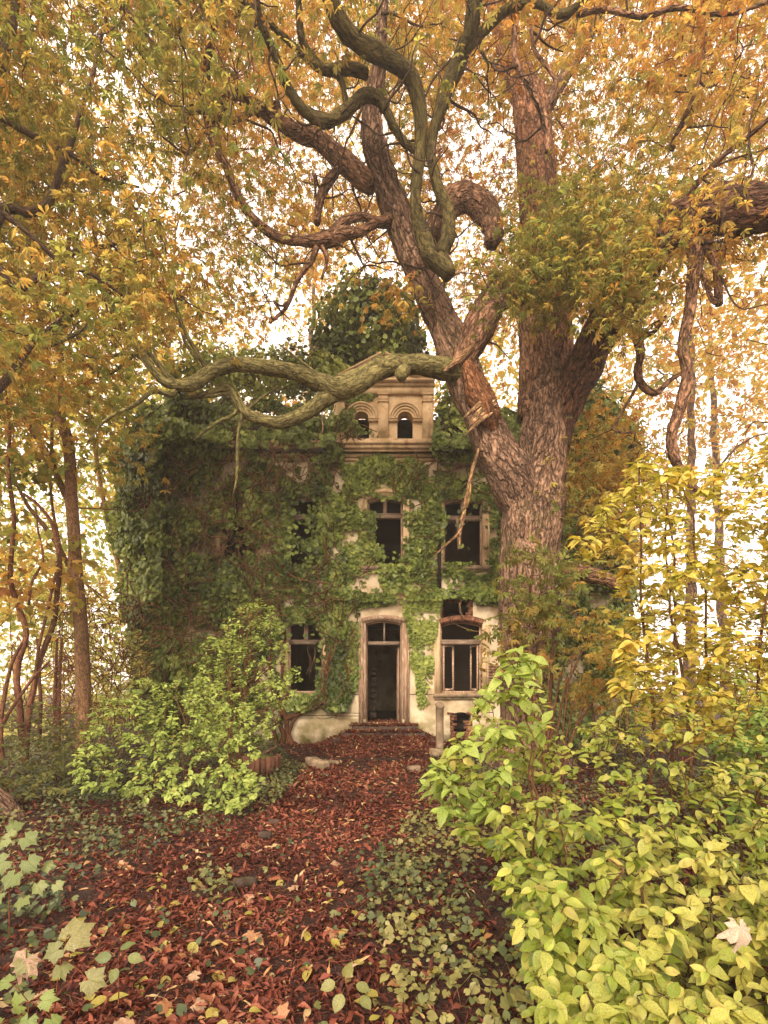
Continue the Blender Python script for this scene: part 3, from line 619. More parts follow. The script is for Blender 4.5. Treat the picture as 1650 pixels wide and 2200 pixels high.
# pediment
zt = hz(783); x0, x1 = hx(742), hx(908); xm = hx(824); z0 = hz(825.6); a = Acc()
a.add([[x0, AY - .02, z0], [x1, AY - .02, z0], [xm, AY - .02, zt], [x0, AY + .4, z0], [x1, AY + .4, z0], [xm, AY + .4, zt]], [np.array([[0, 1, 4, 3], [1, 2, 5, 4], [2, 0, 3, 5]]), np.array([[0, 1, 2], [3, 5, 4]])]); a.build("tympanum", M_TRIM, gab)
a = Acc()
for pj, wd in ((.14, .10), (.22, .05)):
    for sx, ex in ((x0 - .12, xm), (x1 + .12, xm)):
        u = nrm(np.array([ex - sx, zt + .06 - z0])); n_ = np.array([-u[1], u[0]]) * (1 if ex > sx else -1); o_ = n_ * (0 if pj < .2 else .1)
        q = [np.array([sx, z0]) + o_, np.array([ex, zt + .06]) + o_, np.array([ex, zt + .06]) + o_ + n_ * wd, np.array([sx, z0]) + o_ + n_ * wd]
        V = [[p[0], yy, p[1]] for yy in (AY - pj, AY + .38) for p in q]
        a.add(V, [np.array([[0, 1, 2, 3], [4, 7, 6, 5], [0, 4, 5, 1], [2, 6, 7, 3], [1, 5, 6, 2], [0, 3, 7, 4]])])
a.build("raking_cornice", M_TRIM, gab)
a = Acc(); dz = hz(826)
a.box(AX0, AX0 + .1, AY + .402, FY + 1.6, AZ0, dz); a.box(AX1 - .1, AX1, AY + .402, FY + 1.6, AZ0, dz); a.box(AX0 + .102, AX1 - .102, AY + .402, FY + 1.6, dz - .1, dz - .002)
a.build("gable_cheek", M_SLATE, gab)
# mansard roof, open behind the gable so that the attic is a dark hollow
a = Acc(); z0, z1 = ZE + .15, hz(850); rx = .9; yb = FY - .25; yt = FY + 1.3
def fq(xa, xb, ta, tb): return [[xa, yb, z0], [xb, yb, z0], [tb, yt, z1], [ta, yt, z1]]
a.add(fq(HX0 - .3, AX0, HX0 + rx, AX0), [np.array([[0, 1, 2, 3]])]); a.add(fq(AX1, HX1 + .3, AX1, HX1 - rx), [np.array([[0, 1, 2, 3]])])
V = [[HX0 - .3, yb, z0], [HX1 + .3, yb, z0], [HX1 + .3, FY + 9.5, z0], [HX0 - .3, FY + 9.5, z0], [HX0 + rx, yt, z1], [HX1 - rx, yt, z1], [HX1 - rx, FY + 8, z1], [HX0 + rx, FY + 8, z1]]
a.add(V, [np.array([[1, 2, 6, 5], [2, 3, 7, 6], [3, 0, 4, 7], [4, 5, 6, 7], [0, 3, 2, 1]])]); a.build("roof", M_SLATE, house)
# ------------------------------------------------------------------ trees
class Skel:
    """collects branch nodes so that twigs can grow from the nearest one"""
    def __init__(s, cap=60000): s.P = np.zeros((cap, 3)); s.n = 0
    def add(s, P):
        P = np.asarray(P).reshape(-1, 3); s.P[s.n:s.n + len(P)] = P; s.n += len(P)
    def near(s, q):
        d = np.sum((s.P[:s.n] - q) ** 2, 1); i = int(np.argmin(d)); return s.P[i].copy(), math.sqrt(d[i])
def limb(tree, name, mat, pts, Y=None, sides=12, rough=.22, skel=None, tint=(1, 1, 1), step=.12, seed=0, skip=0, tip=.0, wob=.02, flare=0):
    """pts: (px, py, half width px, depth) along the limb, turned into real positions and radii"""
    A = []
    for p in pts:
        y = p[3] if len(p) > 3 else Y; q = W(p[0], p[1], y); A.append([*q, p[2] / FPX * y])
    A = smooth_path(A, step); P, R = A[:, :3], np.maximum(A[:, 3], .004)
    if wob:
        P = P + (np.stack([vn(P, 1.4, seed + k) for k in range(3)], -1) - .5) * wob * 2
    if flare: R = R * (1 + flare * np.exp(-(P[:, 2] - P[0, 2]) / .35))
    V, F, b = tube(P, R, sides, rough, seed)
    t = np.broadcast_to(np.asarray(tint, float), V.shape) * (.62 + .75 * vn(V, 1.6, seed + 9))[:, None]
    a = Acc(); a.add(V, F, t, b); o = a.build(name, mat, tree, smooth=True)
    if skel is not None: skel.add(P[skip:])
    return P
def grow(acc, skel, C, r_per_m=.007, r0=.004, droop=.1, maxr=.05, sides=4, wig=.12, reach=None):
    """joins every clump to the nearest wood by a crooked twig; new twigs carry later ones"""
    d0 = np.array([skel.near(c)[1] for c in C]); keep = np.zeros(len(C), bool)
    for i in np.argsort(d0):
        c = C[i]; q, d = skel.near(c)
        if reach and d > reach: continue
        keep[i] = True
        if d < .04: continue
        m = max(4, int(d / .22) + 2); t = np.linspace(0, 1, m)[:, None]; side = rdir(1)[0] * d * wig
        P = q * (1 - t) + c * t + side * np.sin(t * math.pi) + rng.normal(size=(m, 3)) * (.035 * d ** .5) * np.sin(t * math.pi) + np.array([0, 0, -1]) * droop * d * (t * t - t)
        ra = min(maxr, r0 + r_per_m * d); R = ra * (1 - t[:, 0]) + r0 * .7 * t[:, 0]
        V, F, b = tube(P, R, sides if ra < .02 else 6); acc.add(V, F, (1, 1, 1), b); skel.add(P[1:])
    return keep
def clump_leaves(C, per, spread, flat=.6):
    n = len(C) * per; P = np.repeat(C, per, 0) + rng.normal(size=(n, 3)) * np.array([spread, spread, spread * flat])
    return P
AUT = [(.32, .14, .05), (.46, .255, .07), (.56, .375, .095), (.55, .42, .115), (.40, .37, .095), (.23, .27, .065)]
def aut_tint(P, bias=0.0, seed=0, jit=.16):
    t = .42 + (vn(P, .55, 20 + seed) - .5) * .9 + (vn(P, 1.7, 21 + seed) - .5) * .5 + bias + rng.normal(size=len(P)) * jit
    c = pal(t, AUT) * rng.uniform(.62, 1.05, (len(P), 1)); tipc = c * np.array([.85, .55, .5])
    m = rng.uniform(size=len(P)) < .35; tipc[~m] = c[~m]
    return c, tipc
def sample_px(n, x, y, Y, dens, pts3=None):
    """random points of a volume of the wood, kept where the crown is dense"""
    out = []; tot = 0
    while tot < n:
        px = rng.uniform(*x, 4000); py = rng.uniform(*y, 4000); D = Y(px, py, rng.uniform(size=4000)); k = rng.uniform(size=4000) < dens(px, py)
        P = W3(px, py, D)[k]; P = P[P[:, 2] > 0.3]; P = P[rng.uniform(size=len(P)) < np.clip((vn(P, .62, 44) - .26) * 3.2, .08, 1)]; out.append(P); tot += len(P)
    return np.concatenate(out)[:n]
GAPS = [(300, 170, 60, 110, .9), (245, 240, 35, 90, .8), (350, 400, 80, 55, .8), (390, 540, 60, 60, .7), (540, 470, 60, 120, .45), (640, 590, 70, 50, .8), (655, 745, 60, 45, 1), (1000, 330, 70, 90, .9),
        (1075, 280, 40, 60, .9), (960, 590, 30, 50, .8), (1355, 680, 75, 75, 1), (1250, 380, 60, 40, .5), (1560, 1080, 110, 120, 1), (1500, 950, 60, 70, .8), (1430, 900, 40, 70, .6), (1440, 1400, 60, 70, .9), (1600, 1330, 70, 60, .8),
        (1380, 1230, 40, 40, .7), (150, 610, 40, 60, .6), (90, 740, 50, 40, .6), (450, 600, 50, 70, .5), (870, 240, 30, 60, .5), (1480, 600, 80, 60, .4), (1620, 640, 50, 60, .5), (730, 590, 60, 40, .6), (420, 470, 40, 40, .5), (1320, 760, 50, 90, .7)]
def gapf(px, py, k=1.0):
    g = np.ones(np.shape(px))
    for x, y, rx, ry, s in GAPS:
        g *= 1 - k * .9 * s * np.exp(-(((px - x) / rx) ** 2 + ((py - y) / ry) ** 2) * .8)
    return g

# --- the great chestnut
T = thing("chestnut_tree", "huge old forked chestnut tree with twisted mossy limbs in front of the house", "tree", (W(1140, 1640, 10.5)[0], 10.5, 0))
sk = Skel(); BK = (1, 1, 1); MG = (.75, .85, .6)
limb(T, "trunk", M_BARK, [(1138, 1655, 78, 10.5), (1138, 1560, 66, 10.5), (1137, 1450, 61, 10.5), (1138, 1330, 60, 10.5), (1140, 1200, 62, 10.5), (1142, 1110, 66, 10.5), (1152, 1050, 60, 10.5), (1164, 1000, 52, 10.5), (1170, 920, 50, 10.5), (1172, 840, 40, 10.5), (1172, 780, 24, 10.5)], sides=40, rough=.26, seed=1, step=.06, flare=.5)
limb(T, "limb", M_BARK, [(1138, 1130, 40, 10.45), (1108, 1050, 50, 10.35), (1068, 975, 43, 10.25), (1036, 900, 38, 10.2), (1010, 840, 38, 10.2), (988, 780, 38, 10.2), (965, 725, 35, 10.15), (938, 665, 33, 10.1), (906, 590, 31, 10), (880, 530, 31, 9.9), (858, 470, 31, 9.8), (838, 420, 29, 9.7), (815, 350, 27, 9.6), (800, 290, 25, 9.5), (802, 230, 21, 9.4), (815, 150, 16, 9.2), (820, 60, 12, 9), (830, -80, 8, 8.8)], sides=28, rough=.22, seed=2, step=.07, skel=sk, skip=120)
limb(T, "limb", M_BARK, [(1180, 960, 38, 10.5), (1208, 870, 42, 10.4), (1244, 800, 42, 10.2), (1282, 735, 38, 9.9), (1325, 660, 40, 9.5), (1375, 575, 40, 9), (1425, 515, 42, 8.6), (1500, 470, 44, 8.1), (1580, 455, 42, 7.6), (1680, 440, 40, 7.1), (1850, 380, 36, 6.6), (2050, 250, 30, 6.2)], sides=28, rough=.4, seed=3, step=.07, skel=sk, skip=30, tint=(.5, .4, .38))
limb(T, "limb", M_BARK, [(1150, 900, 36, 10.6), (1152, 800, 36, 10.6), (1150, 720, 34, 10.6), (1146, 660, 34, 10.55), (1125, 622, 32, 10.4), (1092, 618, 31, 10.3), (1060, 645, 31, 10.2), (1030, 695, 33, 10.1), (1005, 750, 30, 10.02), (985, 790, 20, 9.95)], sides=24, rough=.25, seed=4, step=.06, tint=(1.1, 1.0, .9))
limb(T, "limb", M_BARK, [(1185, 900, 34, 10.8), (1195, 790, 34, 11), (1190, 690, 36, 11.2), (1175, 580, 38, 11.4), (1158, 450, 40, 11.6), (1148, 330, 38, 11.8), (1135, 220, 34, 12), (1105, 130, 27, 12.2), (1075, 40, 21, 12.4), (1040, -120, 14, 12.6)], sides=24, rough=.22, seed=5, step=.09, skel=sk, skip=20, tint=(1.15, .95, .8))
limb(T, "limb", M_BARK, [(1150, 260, 18, 11.9), (1200, 190, 14, 12.1), (1260, 90, 10, 12.3), (1320, -40, 7, 12.6)], sides=10, seed=6, skel=sk)
# torn bark and dead wood where the left fork once broke
limb(T, "broken_stub", M_WOODY, [(1000, 775, 10, 9.9), (1012, 805, 22, 9.9), (1028, 850, 27, 9.9), (1044, 895, 27, 9.9), (1056, 930, 10, 9.98)], sides=20, rough=.55, seed=30, step=.04, tint=(.72, .5, .4))
for k in range(24):
    u = rng.uniform(0, .7); jj = rng.uniform(-17, 17); x0, y0 = 1064 - u * 58 + jj * .65, 860 + u * 50 + jj * .75; L = rng.uniform(18, 52)
    limb(T, "splinter", M_WOODY, [(x0, y0, 4.6, 9.72), (x0 - L * .45, y0 + L * .36, 3.6, 9.66), (x0 - L * .9, y0 + L * .75, .8, 9.68)], sides=5, rough=.3, seed=40 + k, step=.05, wob=.01, tint=(1.25, 1.2, 1.1))
limb(T, "splinter", M_WOODY, [(1032, 720, 9, 9.9), (1000, 760, 9, 9.78), (966, 788, 5, 9.72), (955, 797, 3, 9.72)], sides=8, rough=.4, seed=60, step=.05, tint=(1.2, 1.1, 1))
limb(T, "splinter", M_WOODY, [(1010, 790, 6, 9.8), (1022, 830, 5, 9.75), (1035, 858, 2, 9.74)], sides=6, rough=.4, seed=61, step=.05, tint=(.7, .4, .35))
# the long mossy limb sweeping left across the house
limb(T, "limb", M_MOSS, [(1000, 800, 30, 10.1), (960, 792, 23, 9.95), (905, 785, 20, 9.8), (845, 785, 20, 9.65), (805, 798, 21, 9.55), (765, 822, 24, 9.45), (722, 836, 23, 9.35), (690, 822, 18, 9.25), (640, 802, 16, 9.1), (575, 788, 15, 8.95), (510, 783, 14, 8.8), (455, 798, 14, 8.7), (412, 826, 14, 8.6), (380, 829, 11, 8.5), (350, 820, 9, 8.4), (318, 782, 8.5, 8.3), (290, 735, 8.5, 8.2), (252, 700, 8, 8.1), (232, 640, 6, 8), (180, 590, 4, 7.9)], sides=18, rough=.2, seed=7, step=.06, skel=sk, skip=50)
limb(T, "limb", M_MOSS, [(735, 838, 16, 9.38), (700, 856, 17, 9.35), (655, 888, 14.5, 9.3), (605, 908, 13, 9.2), (560, 901, 12.5, 9.15), (525, 884, 11.5, 9.1), (508, 858, 10, 9.05), (490, 833, 9, 9), (455, 842, 6, 8.9), (410, 852, 4, 8.8)], sides=14, rough=.18, seed=8, step=.06, skel=sk, skip=24)
limb(T, "stub", M_MOSS, [(820, 790, 14, 9.55), (806, 779, 14, 9.5), (800, 776, 12, 9.48)], sides=12, seed=9, step=.05)
limb(T, "stub", M_MOSS, [(868, 797, 15, 9.62), (864, 806, 15, 9.52), (862, 812, 9, 9.47)], sides=14, seed=10, step=.04)
limb(T, "stub", M_MOSS, [(565, 900, 6, 9.15), (562, 892, 4, 9.13), (564, 888, 1, 9.12)], sides=8, seed=11, step=.04)
SUB = [  # side branches of the mossy limbs
    [(380, 828, 8, 8.5), (350, 795, 6, 8.5), (318, 760, 5, 8.6), (285, 765, 3.5, 8.7), (240, 800, 2.5, 8.8)], [(450, 798, 6, 8.7), (428, 760, 5, 8.6), (405, 725, 5, 8.5), (385, 680, 4, 8.4), (370, 620, 3, 8.3)],
    [(440, 790, 6, 8.7), (400, 740, 4, 8.8), (385, 700, 3, 8.9)], [(375, 838, 6, 8.5), (365, 848, 6, 8.4), (330, 840, 5, 8.3), (290, 870, 4, 8.2), (230, 900, 3, 8.1), (190, 950, 2, 8.1)], [(318, 780, 5, 8.3), (280, 760, 4, 8.3), (220, 770, 3, 8.3), (150, 760, 2, 8.2)],
    [(508, 880, 5, 9.1), (500, 890, 4, 9.05), (470, 905, 4, 9), (440, 925, 3, 9), (415, 945, 2, 9)], [(520, 885, 5, 9.1), (512, 930, 4, 9.05), (510, 980, 4, 9.05), (508, 1030, 2.5, 9.05), (502, 1060, 1.5, 9.05)], [(500, 845, 4, 9), (460, 850, 4, 8.9), (400, 855, 3, 8.9)],
    [(530, 880, 4, 9.1), (560, 855, 3, 9.1), (595, 832, 2, 9.2)], [(700, 815, 3, 9.2), (640, 770, 2.5, 9), (600, 740, 2, 8.9)], [(250, 700, 6, 8.1), (205, 690, 5, 8), (160, 720, 4, 7.9), (110, 745, 2.5, 7.9)]]
for k, p in enumerate(SUB): limb(T, "branch", M_MOSS, p, sides=7, rough=.15, seed=70 + k, step=.06, skel=sk)
# dark branches rising and twisting in the crown, nearer than the fork
DK = (.5, .46, .4)
UP = [
    [(968, 592, 16, 9.1), (950, 565, 23, 9.1), (925, 540, 24, 9.15), (908, 500, 19, 9.15), (893, 455, 15, 9.1), (894, 385, 14, 9), (905, 300, 15, 8.9), (902, 225, 17, 8.75), (880, 160, 19, 8.6), (832, 125, 20, 8.4), (782, 97, 21, 8.2), (742, 60, 21, 8), (712, 0, 20, 7.8), (690, -100, 16, 7.5)],
    [(945, 552, 20, 9.1), (962, 505, 17, 9.1), (960, 450, 15, 9.1), (935, 390, 13, 9.05), (924, 325, 12, 9), (935, 270, 13, 8.95), (958, 200, 18, 8.85), (985, 135, 20, 8.7), (1008, 80, 19, 8.5), (1022, 0, 18, 8.3), (1040, -100, 15, 8.1)],
    [(930, 510, 22, 9.6), (945, 475, 24, 9.6), (975, 435, 25, 9.6), (1012, 425, 25, 9.6), (1045, 455, 25, 9.55), (1062, 495, 22, 9.5), (1055, 525, 15, 9.45)],
    [(900, 325, 9, 8.95), (872, 310, 9, 8.9), (845, 270, 10, 8.8), (815, 215, 12, 8.7), (780, 205, 14, 8.6), (745, 235, 14, 8.6), (705, 258, 14, 8.5), (655, 238, 12, 8.4), (615, 180, 11, 8.2), (585, 105, 10, 8), (560, 50, 9, 7.8), (545, -40, 8, 7.5)],
    [(745, 235, 8, 8.6), (730, 170, 7, 8.5), (690, 140, 8, 8.4), (650, 90, 9, 8.2), (640, 0, 8, 8), (630, -80, 6, 7.8)], [(790, 155, 12, 8.6), (735, 148, 13, 8.5), (695, 150, 10, 8.4), (660, 125, 8, 8.3), (600, 70, 7, 8.1), (540, 20, 7, 7.9), (480, -30, 6, 7.7)],
    [(800, 400, 20, 9.7), (770, 375, 20, 9.7), (735, 345, 19, 9.7), (690, 305, 17, 9.7), (640, 283, 15, 9.7), (600, 265, 13, 9.6), (560, 240, 9, 9.5)], [(730, 360, 9, 9.6), (705, 390, 10, 9.4), (688, 430, 9, 9.25), (682, 480, 8, 9.2)],
    [(850, 463, 12, 9.75), (815, 478, 10, 9.6), (775, 465, 8, 9.5), (735, 478, 10, 9.4), (705, 512, 13, 9.2)], [(810, 478, 8, 9.6), (770, 500, 10, 9.4), (735, 505, 14, 9.3), (695, 515, 15, 9.2), (650, 518, 10, 9.1), (600, 510, 9, 9), (552, 478, 9, 8.9), (512, 425, 9, 8.8), (482, 350, 9, 8.7), (455, 300, 8.5, 8.6), (442, 240, 9, 8.5), (443, 150, 8.5, 8.3), (455, 80, 7, 8.1), (470, 0, 6, 7.9), (480, -60, 5, 7.8)],
    [(680, 525, 8, 9.2), (668, 560, 6, 9.15), (640, 600, 5, 9.1), (615, 660, 4, 9), (580, 695, 3, 9)], [(690, 528, 6, 9.2), (700, 560, 4, 9.2), (690, 600, 3, 9.2)], [(1000, 105, 13, 8.6), (1050, 55, 11, 8.5), (1100, 15, 10, 8.3), (1155, 8, 8, 8.2), (1210, 32, 9, 8), (1260, 0, 7, 7.9), (1330, -40, 5, 7.8)],
    [(560, 240, 12, 9.5), (520, 205, 11, 9.3), (480, 215, 7, 9.2), (440, 235, 5, 9.1), (385, 245, 3, 9)], [(600, 222, 7, 9.3), (550, 235, 6, 9.2), (500, 260, 6, 9.1), (455, 250, 5, 9)], [(510, 205, 6, 9.3), (440, 290, 4, 9), (400, 330, 3, 8.9), (330, 320, 2, 8.8)],
    [(1105, 60, 6, 8.3), (1108, 130, 7, 8.2), (1140, 190, 6, 8.2), (1160, 235, 7, 8.2), (1175, 270, 6, 8.2), (1172, 330, 4, 8.2)], [(1175, 240, 5, 8.2), (1195, 180, 4, 8.2), (1150, 110, 4, 8.1), (1140, 60, 3, 8.1)], [(1240, 30, 6, 8), (1300, 20, 5, 7.8), (1380, 35, 5, 7.6), (1460, 15, 5, 7.3), (1560, 30, 4, 7.1), (1660, 0, 4, 6.9)],
    [(1165, 575, 21, 10.3), (1195, 545, 23, 10), (1235, 526, 26, 9.7), (1268, 530, 24, 9.5), (1285, 542, 9, 9.4), (1315, 540, 7, 9.2), (1360, 525, 7, 8.9), (1420, 488, 7, 8.5), (1470, 440, 7, 8.1), (1500, 392, 6, 7.8), (1555, 335, 5, 7.5), (1610, 290, 5, 7.2), (1680, 230, 4, 6.9)],
    [(1358, 588, 13, 8.5), (1380, 565, 15, 8.4), (1410, 538, 16, 8.2), (1445, 520, 17, 8), (1480, 515, 17, 7.9), (1494, 545, 15, 7.85), (1488, 610, 12.5, 7.8), (1478, 680, 11, 7.8), (1466, 740, 11, 7.8), (1478, 800, 12, 7.8), (1462, 870, 12.5, 7.8), (1442, 940, 11, 7.8), (1450, 990, 10, 7.8), (1478, 1040, 8, 7.8), (1530, 1070, 4, 7.8)],
    [(1482, 515, 9, 7.9), (1515, 530, 9, 7.8), (1535, 570, 8.5, 7.8), (1542, 630, 8.5, 7.8), (1545, 655, 8, 7.8)], [(1545, 650, 6, 7.8), (1530, 645, 5, 7.8), (1512, 590, 5, 7.85), (1495, 560, 4, 7.9)],
    [(1308, 662, 7, 9.3), (1325, 692, 9, 9.3), (1362, 716, 9.5, 9.3), (1376, 760, 8.5, 9.3), (1370, 805, 8.5, 9.3), (1385, 835, 7.5, 9.3), (1410, 845, 6.5, 9.3), (1440, 818, 5, 9.3), (1470, 800, 3, 9.3)], [(1370, 715, 6, 9.3), (1400, 716, 5, 9.2), (1430, 680, 3, 9.1)], [(1375, 815, 4, 9.3), (1350, 860, 3, 9.3), (1320, 920, 3, 9.3), (1365, 930, 2, 9.3)],
    [(1215, 1222, 15, 10.3), (1250, 1231, 16, 10.1), (1295, 1243, 15, 9.8), (1338, 1256, 13, 9.5)], [(1230, 1366, 6, 10.3), (1290, 1374, 6, 10), (1345, 1383, 5.5, 9.7), (1400, 1385, 4, 9.4)], [(1440, 320, 8, 8.5), (1500, 180, 4, 8), (1520, 60, 3, 7.8)]]
dark = {0, 1, 3, 4, 5, 12}
for k, p in enumerate(UP):
    p = [(q[0], q[1], q[2] * (.86 if k in dark else 1), *q[3:]) for q in p]
    limb(T, "limb" if max(q[2] for q in p) > 11 else "branch", M_MOSS if k in dark else M_BARK, p, sides=18 if max(q[2] for q in p) > 11 else 9, rough=.32, seed=100 + k, step=.07, skel=sk, tint=DK if k in dark else (.95, .85, .75))
# crown
def ybot(px):
    return np.interp(px, [-400, 0, 130, 250, 400, 540, 620, 690, 800, 930, 960, 1100, 1130, 1200, 1330, 1360, 1500, 1700, 2000], [1050, 950, 900, 840, 740, 720, 650, 590, 560, 610, 720, 760, 690, 720, 720, 800, 900, 1000, 1000])
def d_main(px, py):
    e = np.clip((ybot(px) - py) / 60, 0, 1) * np.clip((px - 100) / 350, .15, 1)
    e = e * np.where((px > 1280) & (py > 560), .14, 1) * np.where((px > 1280) & (py > 300), .65, 1); trunkfree = 1 - .35 * np.exp(-((px - 850 - (py - 450) * .42) / 90) ** 2) * (py > 120) * (py < 760)
    return e * gapf(px, py) * trunkfree * np.where(py < -250, .35, 1)
def y_main(x, y, u):
    # the heart of the crown is bare wood: near sprays only hang at the rim
    nearf = .22 * (np.clip((150 - y) / 200, 0, 1) + np.clip((x - 1250) / 250, 0, 1) + .25 * np.clip((600 - x) / 200, 0, 1)).clip(0, 1)
    return np.where(u < nearf, 7.2 + 3 * u / np.maximum(nearf, .01), 11.3 + 7 * (u - nearf) / (1 - nearf))
C = sample_px(2100, (-150, 2150), (-650, 1000), y_main, d_main)
# the olive-green sprays hanging in front of the fork, and yellow ones low right of the trunk
C2 = sample_px(62, (1060, 1420), (380, 760), lambda x, y, u: 8.2 + 2 * u, lambda x, y: np.exp(-(((x - 1235) / 130) ** 2 + ((y - 560) / 115) ** 2)) * gapf(x, y))
C3 = sample_px(75, (1210, 1500), (850, 1230), lambda x, y, u: 9.8 + 2.2 * u, lambda x, y: np.exp(-(((x - 1290 - (y - 1000) * .1) / 80) ** 2 + ((y - 1030) / 130) ** 2)))
C4 = sample_px(14, (700, 960), (570, 700), lambda x, y, u: 9.4 + .8 * u, lambda x, y: np.exp(-(((x - 850) / 50) ** 2 + ((y - 650) / 40) ** 2)))
C5 = sample_px(24, (1280, 1460), (520, 740), lambda x, y, u: 7.6 + .9 * u, lambda x, y: np.exp(-(((x - 1345) / 60) ** 2 + ((y - 625) / 70) ** 2)))
tw = Acc(); 
for cc, rch in ((C, 4.5), (C2, 4), (C3, 4), (C4, 4), (C5, 3)): grow(tw, sk, cc, .0065, .0075, .12, .045, reach=rch, wig=.22)
# crooked upturned side branches and their twigs, dark against the leaves
def spray(q, d, L, r, depth, seedk):
    m = max(5, int(L / .16)); P = [q]; d = nrm(d)
    for _ in range(m):
        d = nrm(d + rng.normal(size=3) * .33 + np.array([0, 0, .07])); P.append(P[-1] + d * L / m)
    P = np.array(P); Q = smooth_path(P, .1); V, F, b = tube(Q, np.linspace(r, r * .3, len(Q)), 6 if r > .015 else 4, .25, seedk); tw.add(V, F, (1, 1, 1), b)
    if depth:
        for i in range(2, m, 2):
            dd = nrm(P[min(i + 1, m)] - P[i - 1]); side = nrm(np.cross(dd, rdir(1)[0])); spray(P[i], dd * .55 + side, L * rng.uniform(.25, .55), r * .5 * (1 - .4 * i / m), depth - 1, seedk + 1)
lim = [o for o in T.children if o.name.split('.')[0] in ('limb', 'branch')]; src = []
for o in lim:
    co = np.empty(len(o.data.vertices) * 3, np.float32); o.data.vertices.foreach_get('co', co); src.append(co.reshape(-1, 3)[::37] + np.array(T.location))
src = np.concatenate(src); spx, spy = proj(src); ok_ = (spy < 760) & (spx > 150) & (spx < 1650) & (src[:, 1] < 10.6); src = src[ok_]
for q in src[rng.choice(len(src), 120, replace=False)]:
    d = rdir(1)[0] * np.array([1, .35, .8]); spray(q, d, rng.uniform(.6, 1.9), rng.uniform(.014, .026), 2, 900)
tw.build("twigs", M_TWIG, T, smooth=True, kind="stuff")
cr = Acc()
def crown(acc, C, per, spread, size, bias, seed=0, tm=PALM, drop=.35, flat=.6):
    P = clump_leaves(C, per, spread, flat); n = len(P); c, tp = aut_tint(P, bias, seed)
    Nn = nrm(np.array([0, -.15, 1]) + rng.normal(size=(n, 3)) * .75); H = nrm(P - np.repeat(C, per, 0) + rng.normal(size=(n, 3)) * .15 + np.array([0, 0, -drop * spread]))
    scatter(acc, tm, P, Nn, H, rng.uniform(.7, 1.25, n) * size, c, tp); return P
crown(cr, C, 36, .44, .105, .12); crown(cr, C2, 34, .36, .11, .36); crown(cr, C3, 22, .34, .115, .46); crown(cr, C5, 24, .26, .10, .34); crown(cr, C4, 7, .2, .11, .36)
cr.build("crown", M_CAN, T, kind="stuff")

# --- second chestnut, standing just outside the left edge, its branches reach in
T2 = thing("chestnut_tree", "chestnut tree at the left edge, only its root foot and upper leaf sprays showing", "tree", (W(-95, 1745, 6.6)[0], 6.6, 0)); sk2 = Skel()
limb(T2, "trunk", M_BARK, [(-95, 1765, 72, 6.6), (-95, 1650, 58, 6.6), (-100, 1400, 50, 6.6), (-115, 1000, 46, 6.6), (-120, 600, 42, 6.6), (-100, 200, 36, 6.6), (-60, -300, 26, 6.7), (0, -900, 16, 6.9)], sides=28, rough=.25, seed=200, step=.1, flare=.35, skel=sk2, skip=30)
limb(T2, "root", M_BARK, [(-70, 1690, 40, 6.5), (-20, 1725, 34, 6.45), (20, 1752, 24, 6.4), (55, 1778, 12, 6.35), (80, 1795, 5, 6.3)], sides=14, rough=.25, seed=201, step=.06)
for k, p in enumerate([[(-110, 700, 26, 6.6), (-40, 560, 18, 6.8), (0, 452, 11, 7), (60, 455, 9, 7.2), (105, 430, 8, 7.3), (140, 340, 7, 7.4), (165, 270, 5, 7.5), (210, 120, 4, 7.6), (250, -40, 3, 7.6)], [(-115, 1000, 20, 6.6), (-40, 880, 12, 7), (20, 810, 8, 7.3), (70, 740, 6, 7.6), (150, 680, 5, 7.9), (210, 640, 3, 8.1)],
    [(-105, 300, 24, 6.6), (-30, 200, 16, 6.9), (20, 60, 12, 7.1), (40, -80, 8, 7.3)], [(0, 452, 7, 7), (60, 500, 5, 7.1), (130, 560, 5, 7.3), (200, 590, 4, 7.5), (270, 640, 3, 7.7)], [(-110, 560, 18, 6.6), (-20, 560, 10, 6.8), (40, 620, 7, 7), (90, 590, 6, 7.2), (170, 540, 5, 7.4), (260, 520, 3, 7.6), (340, 470, 2, 7.8)],
    [(-60, -200, 18, 6.7), (60, -150, 12, 7), (180, -60, 8, 7.3), (300, 60, 5, 7.5), (360, 150, 3, 7.7)], [(0, 250, 7, 7), (70, 290, 6, 7.2), (150, 330, 5, 7.4), (220, 380, 4, 7.5), (300, 400, 2, 7.6)]]):
    limb(T2, "branch", M_TWIG, p, sides=9, rough=.18, seed=210 + k, step=.08, skel=sk2)
def d_left(px, py):
    e = np.clip((np.interp(px, [-600, 0, 150, 330, 430, 520], [1150, 900, 800, 640, 450, 300]) - py) / 80, 0, 1); return e * gapf(px, py, 1.0) * np.clip((560 - px) / 200, 0, 1)
C = sample_px(330, (-600, 540), (-500, 1000), lambda x, y, u: 5.6 + 4.2 * u, d_left)
tw = Acc(); grow(tw, sk2, C, .0055, .006, .12, .03, reach=4.5, wig=.22); tw.build("twigs", M_TWIG, T2, smooth=True, kind="stuff")
cr = Acc(); crown(cr, C, 62, .44, .095, .3, 3); cr.build("crown", M_CAN, T2, kind="stuff")

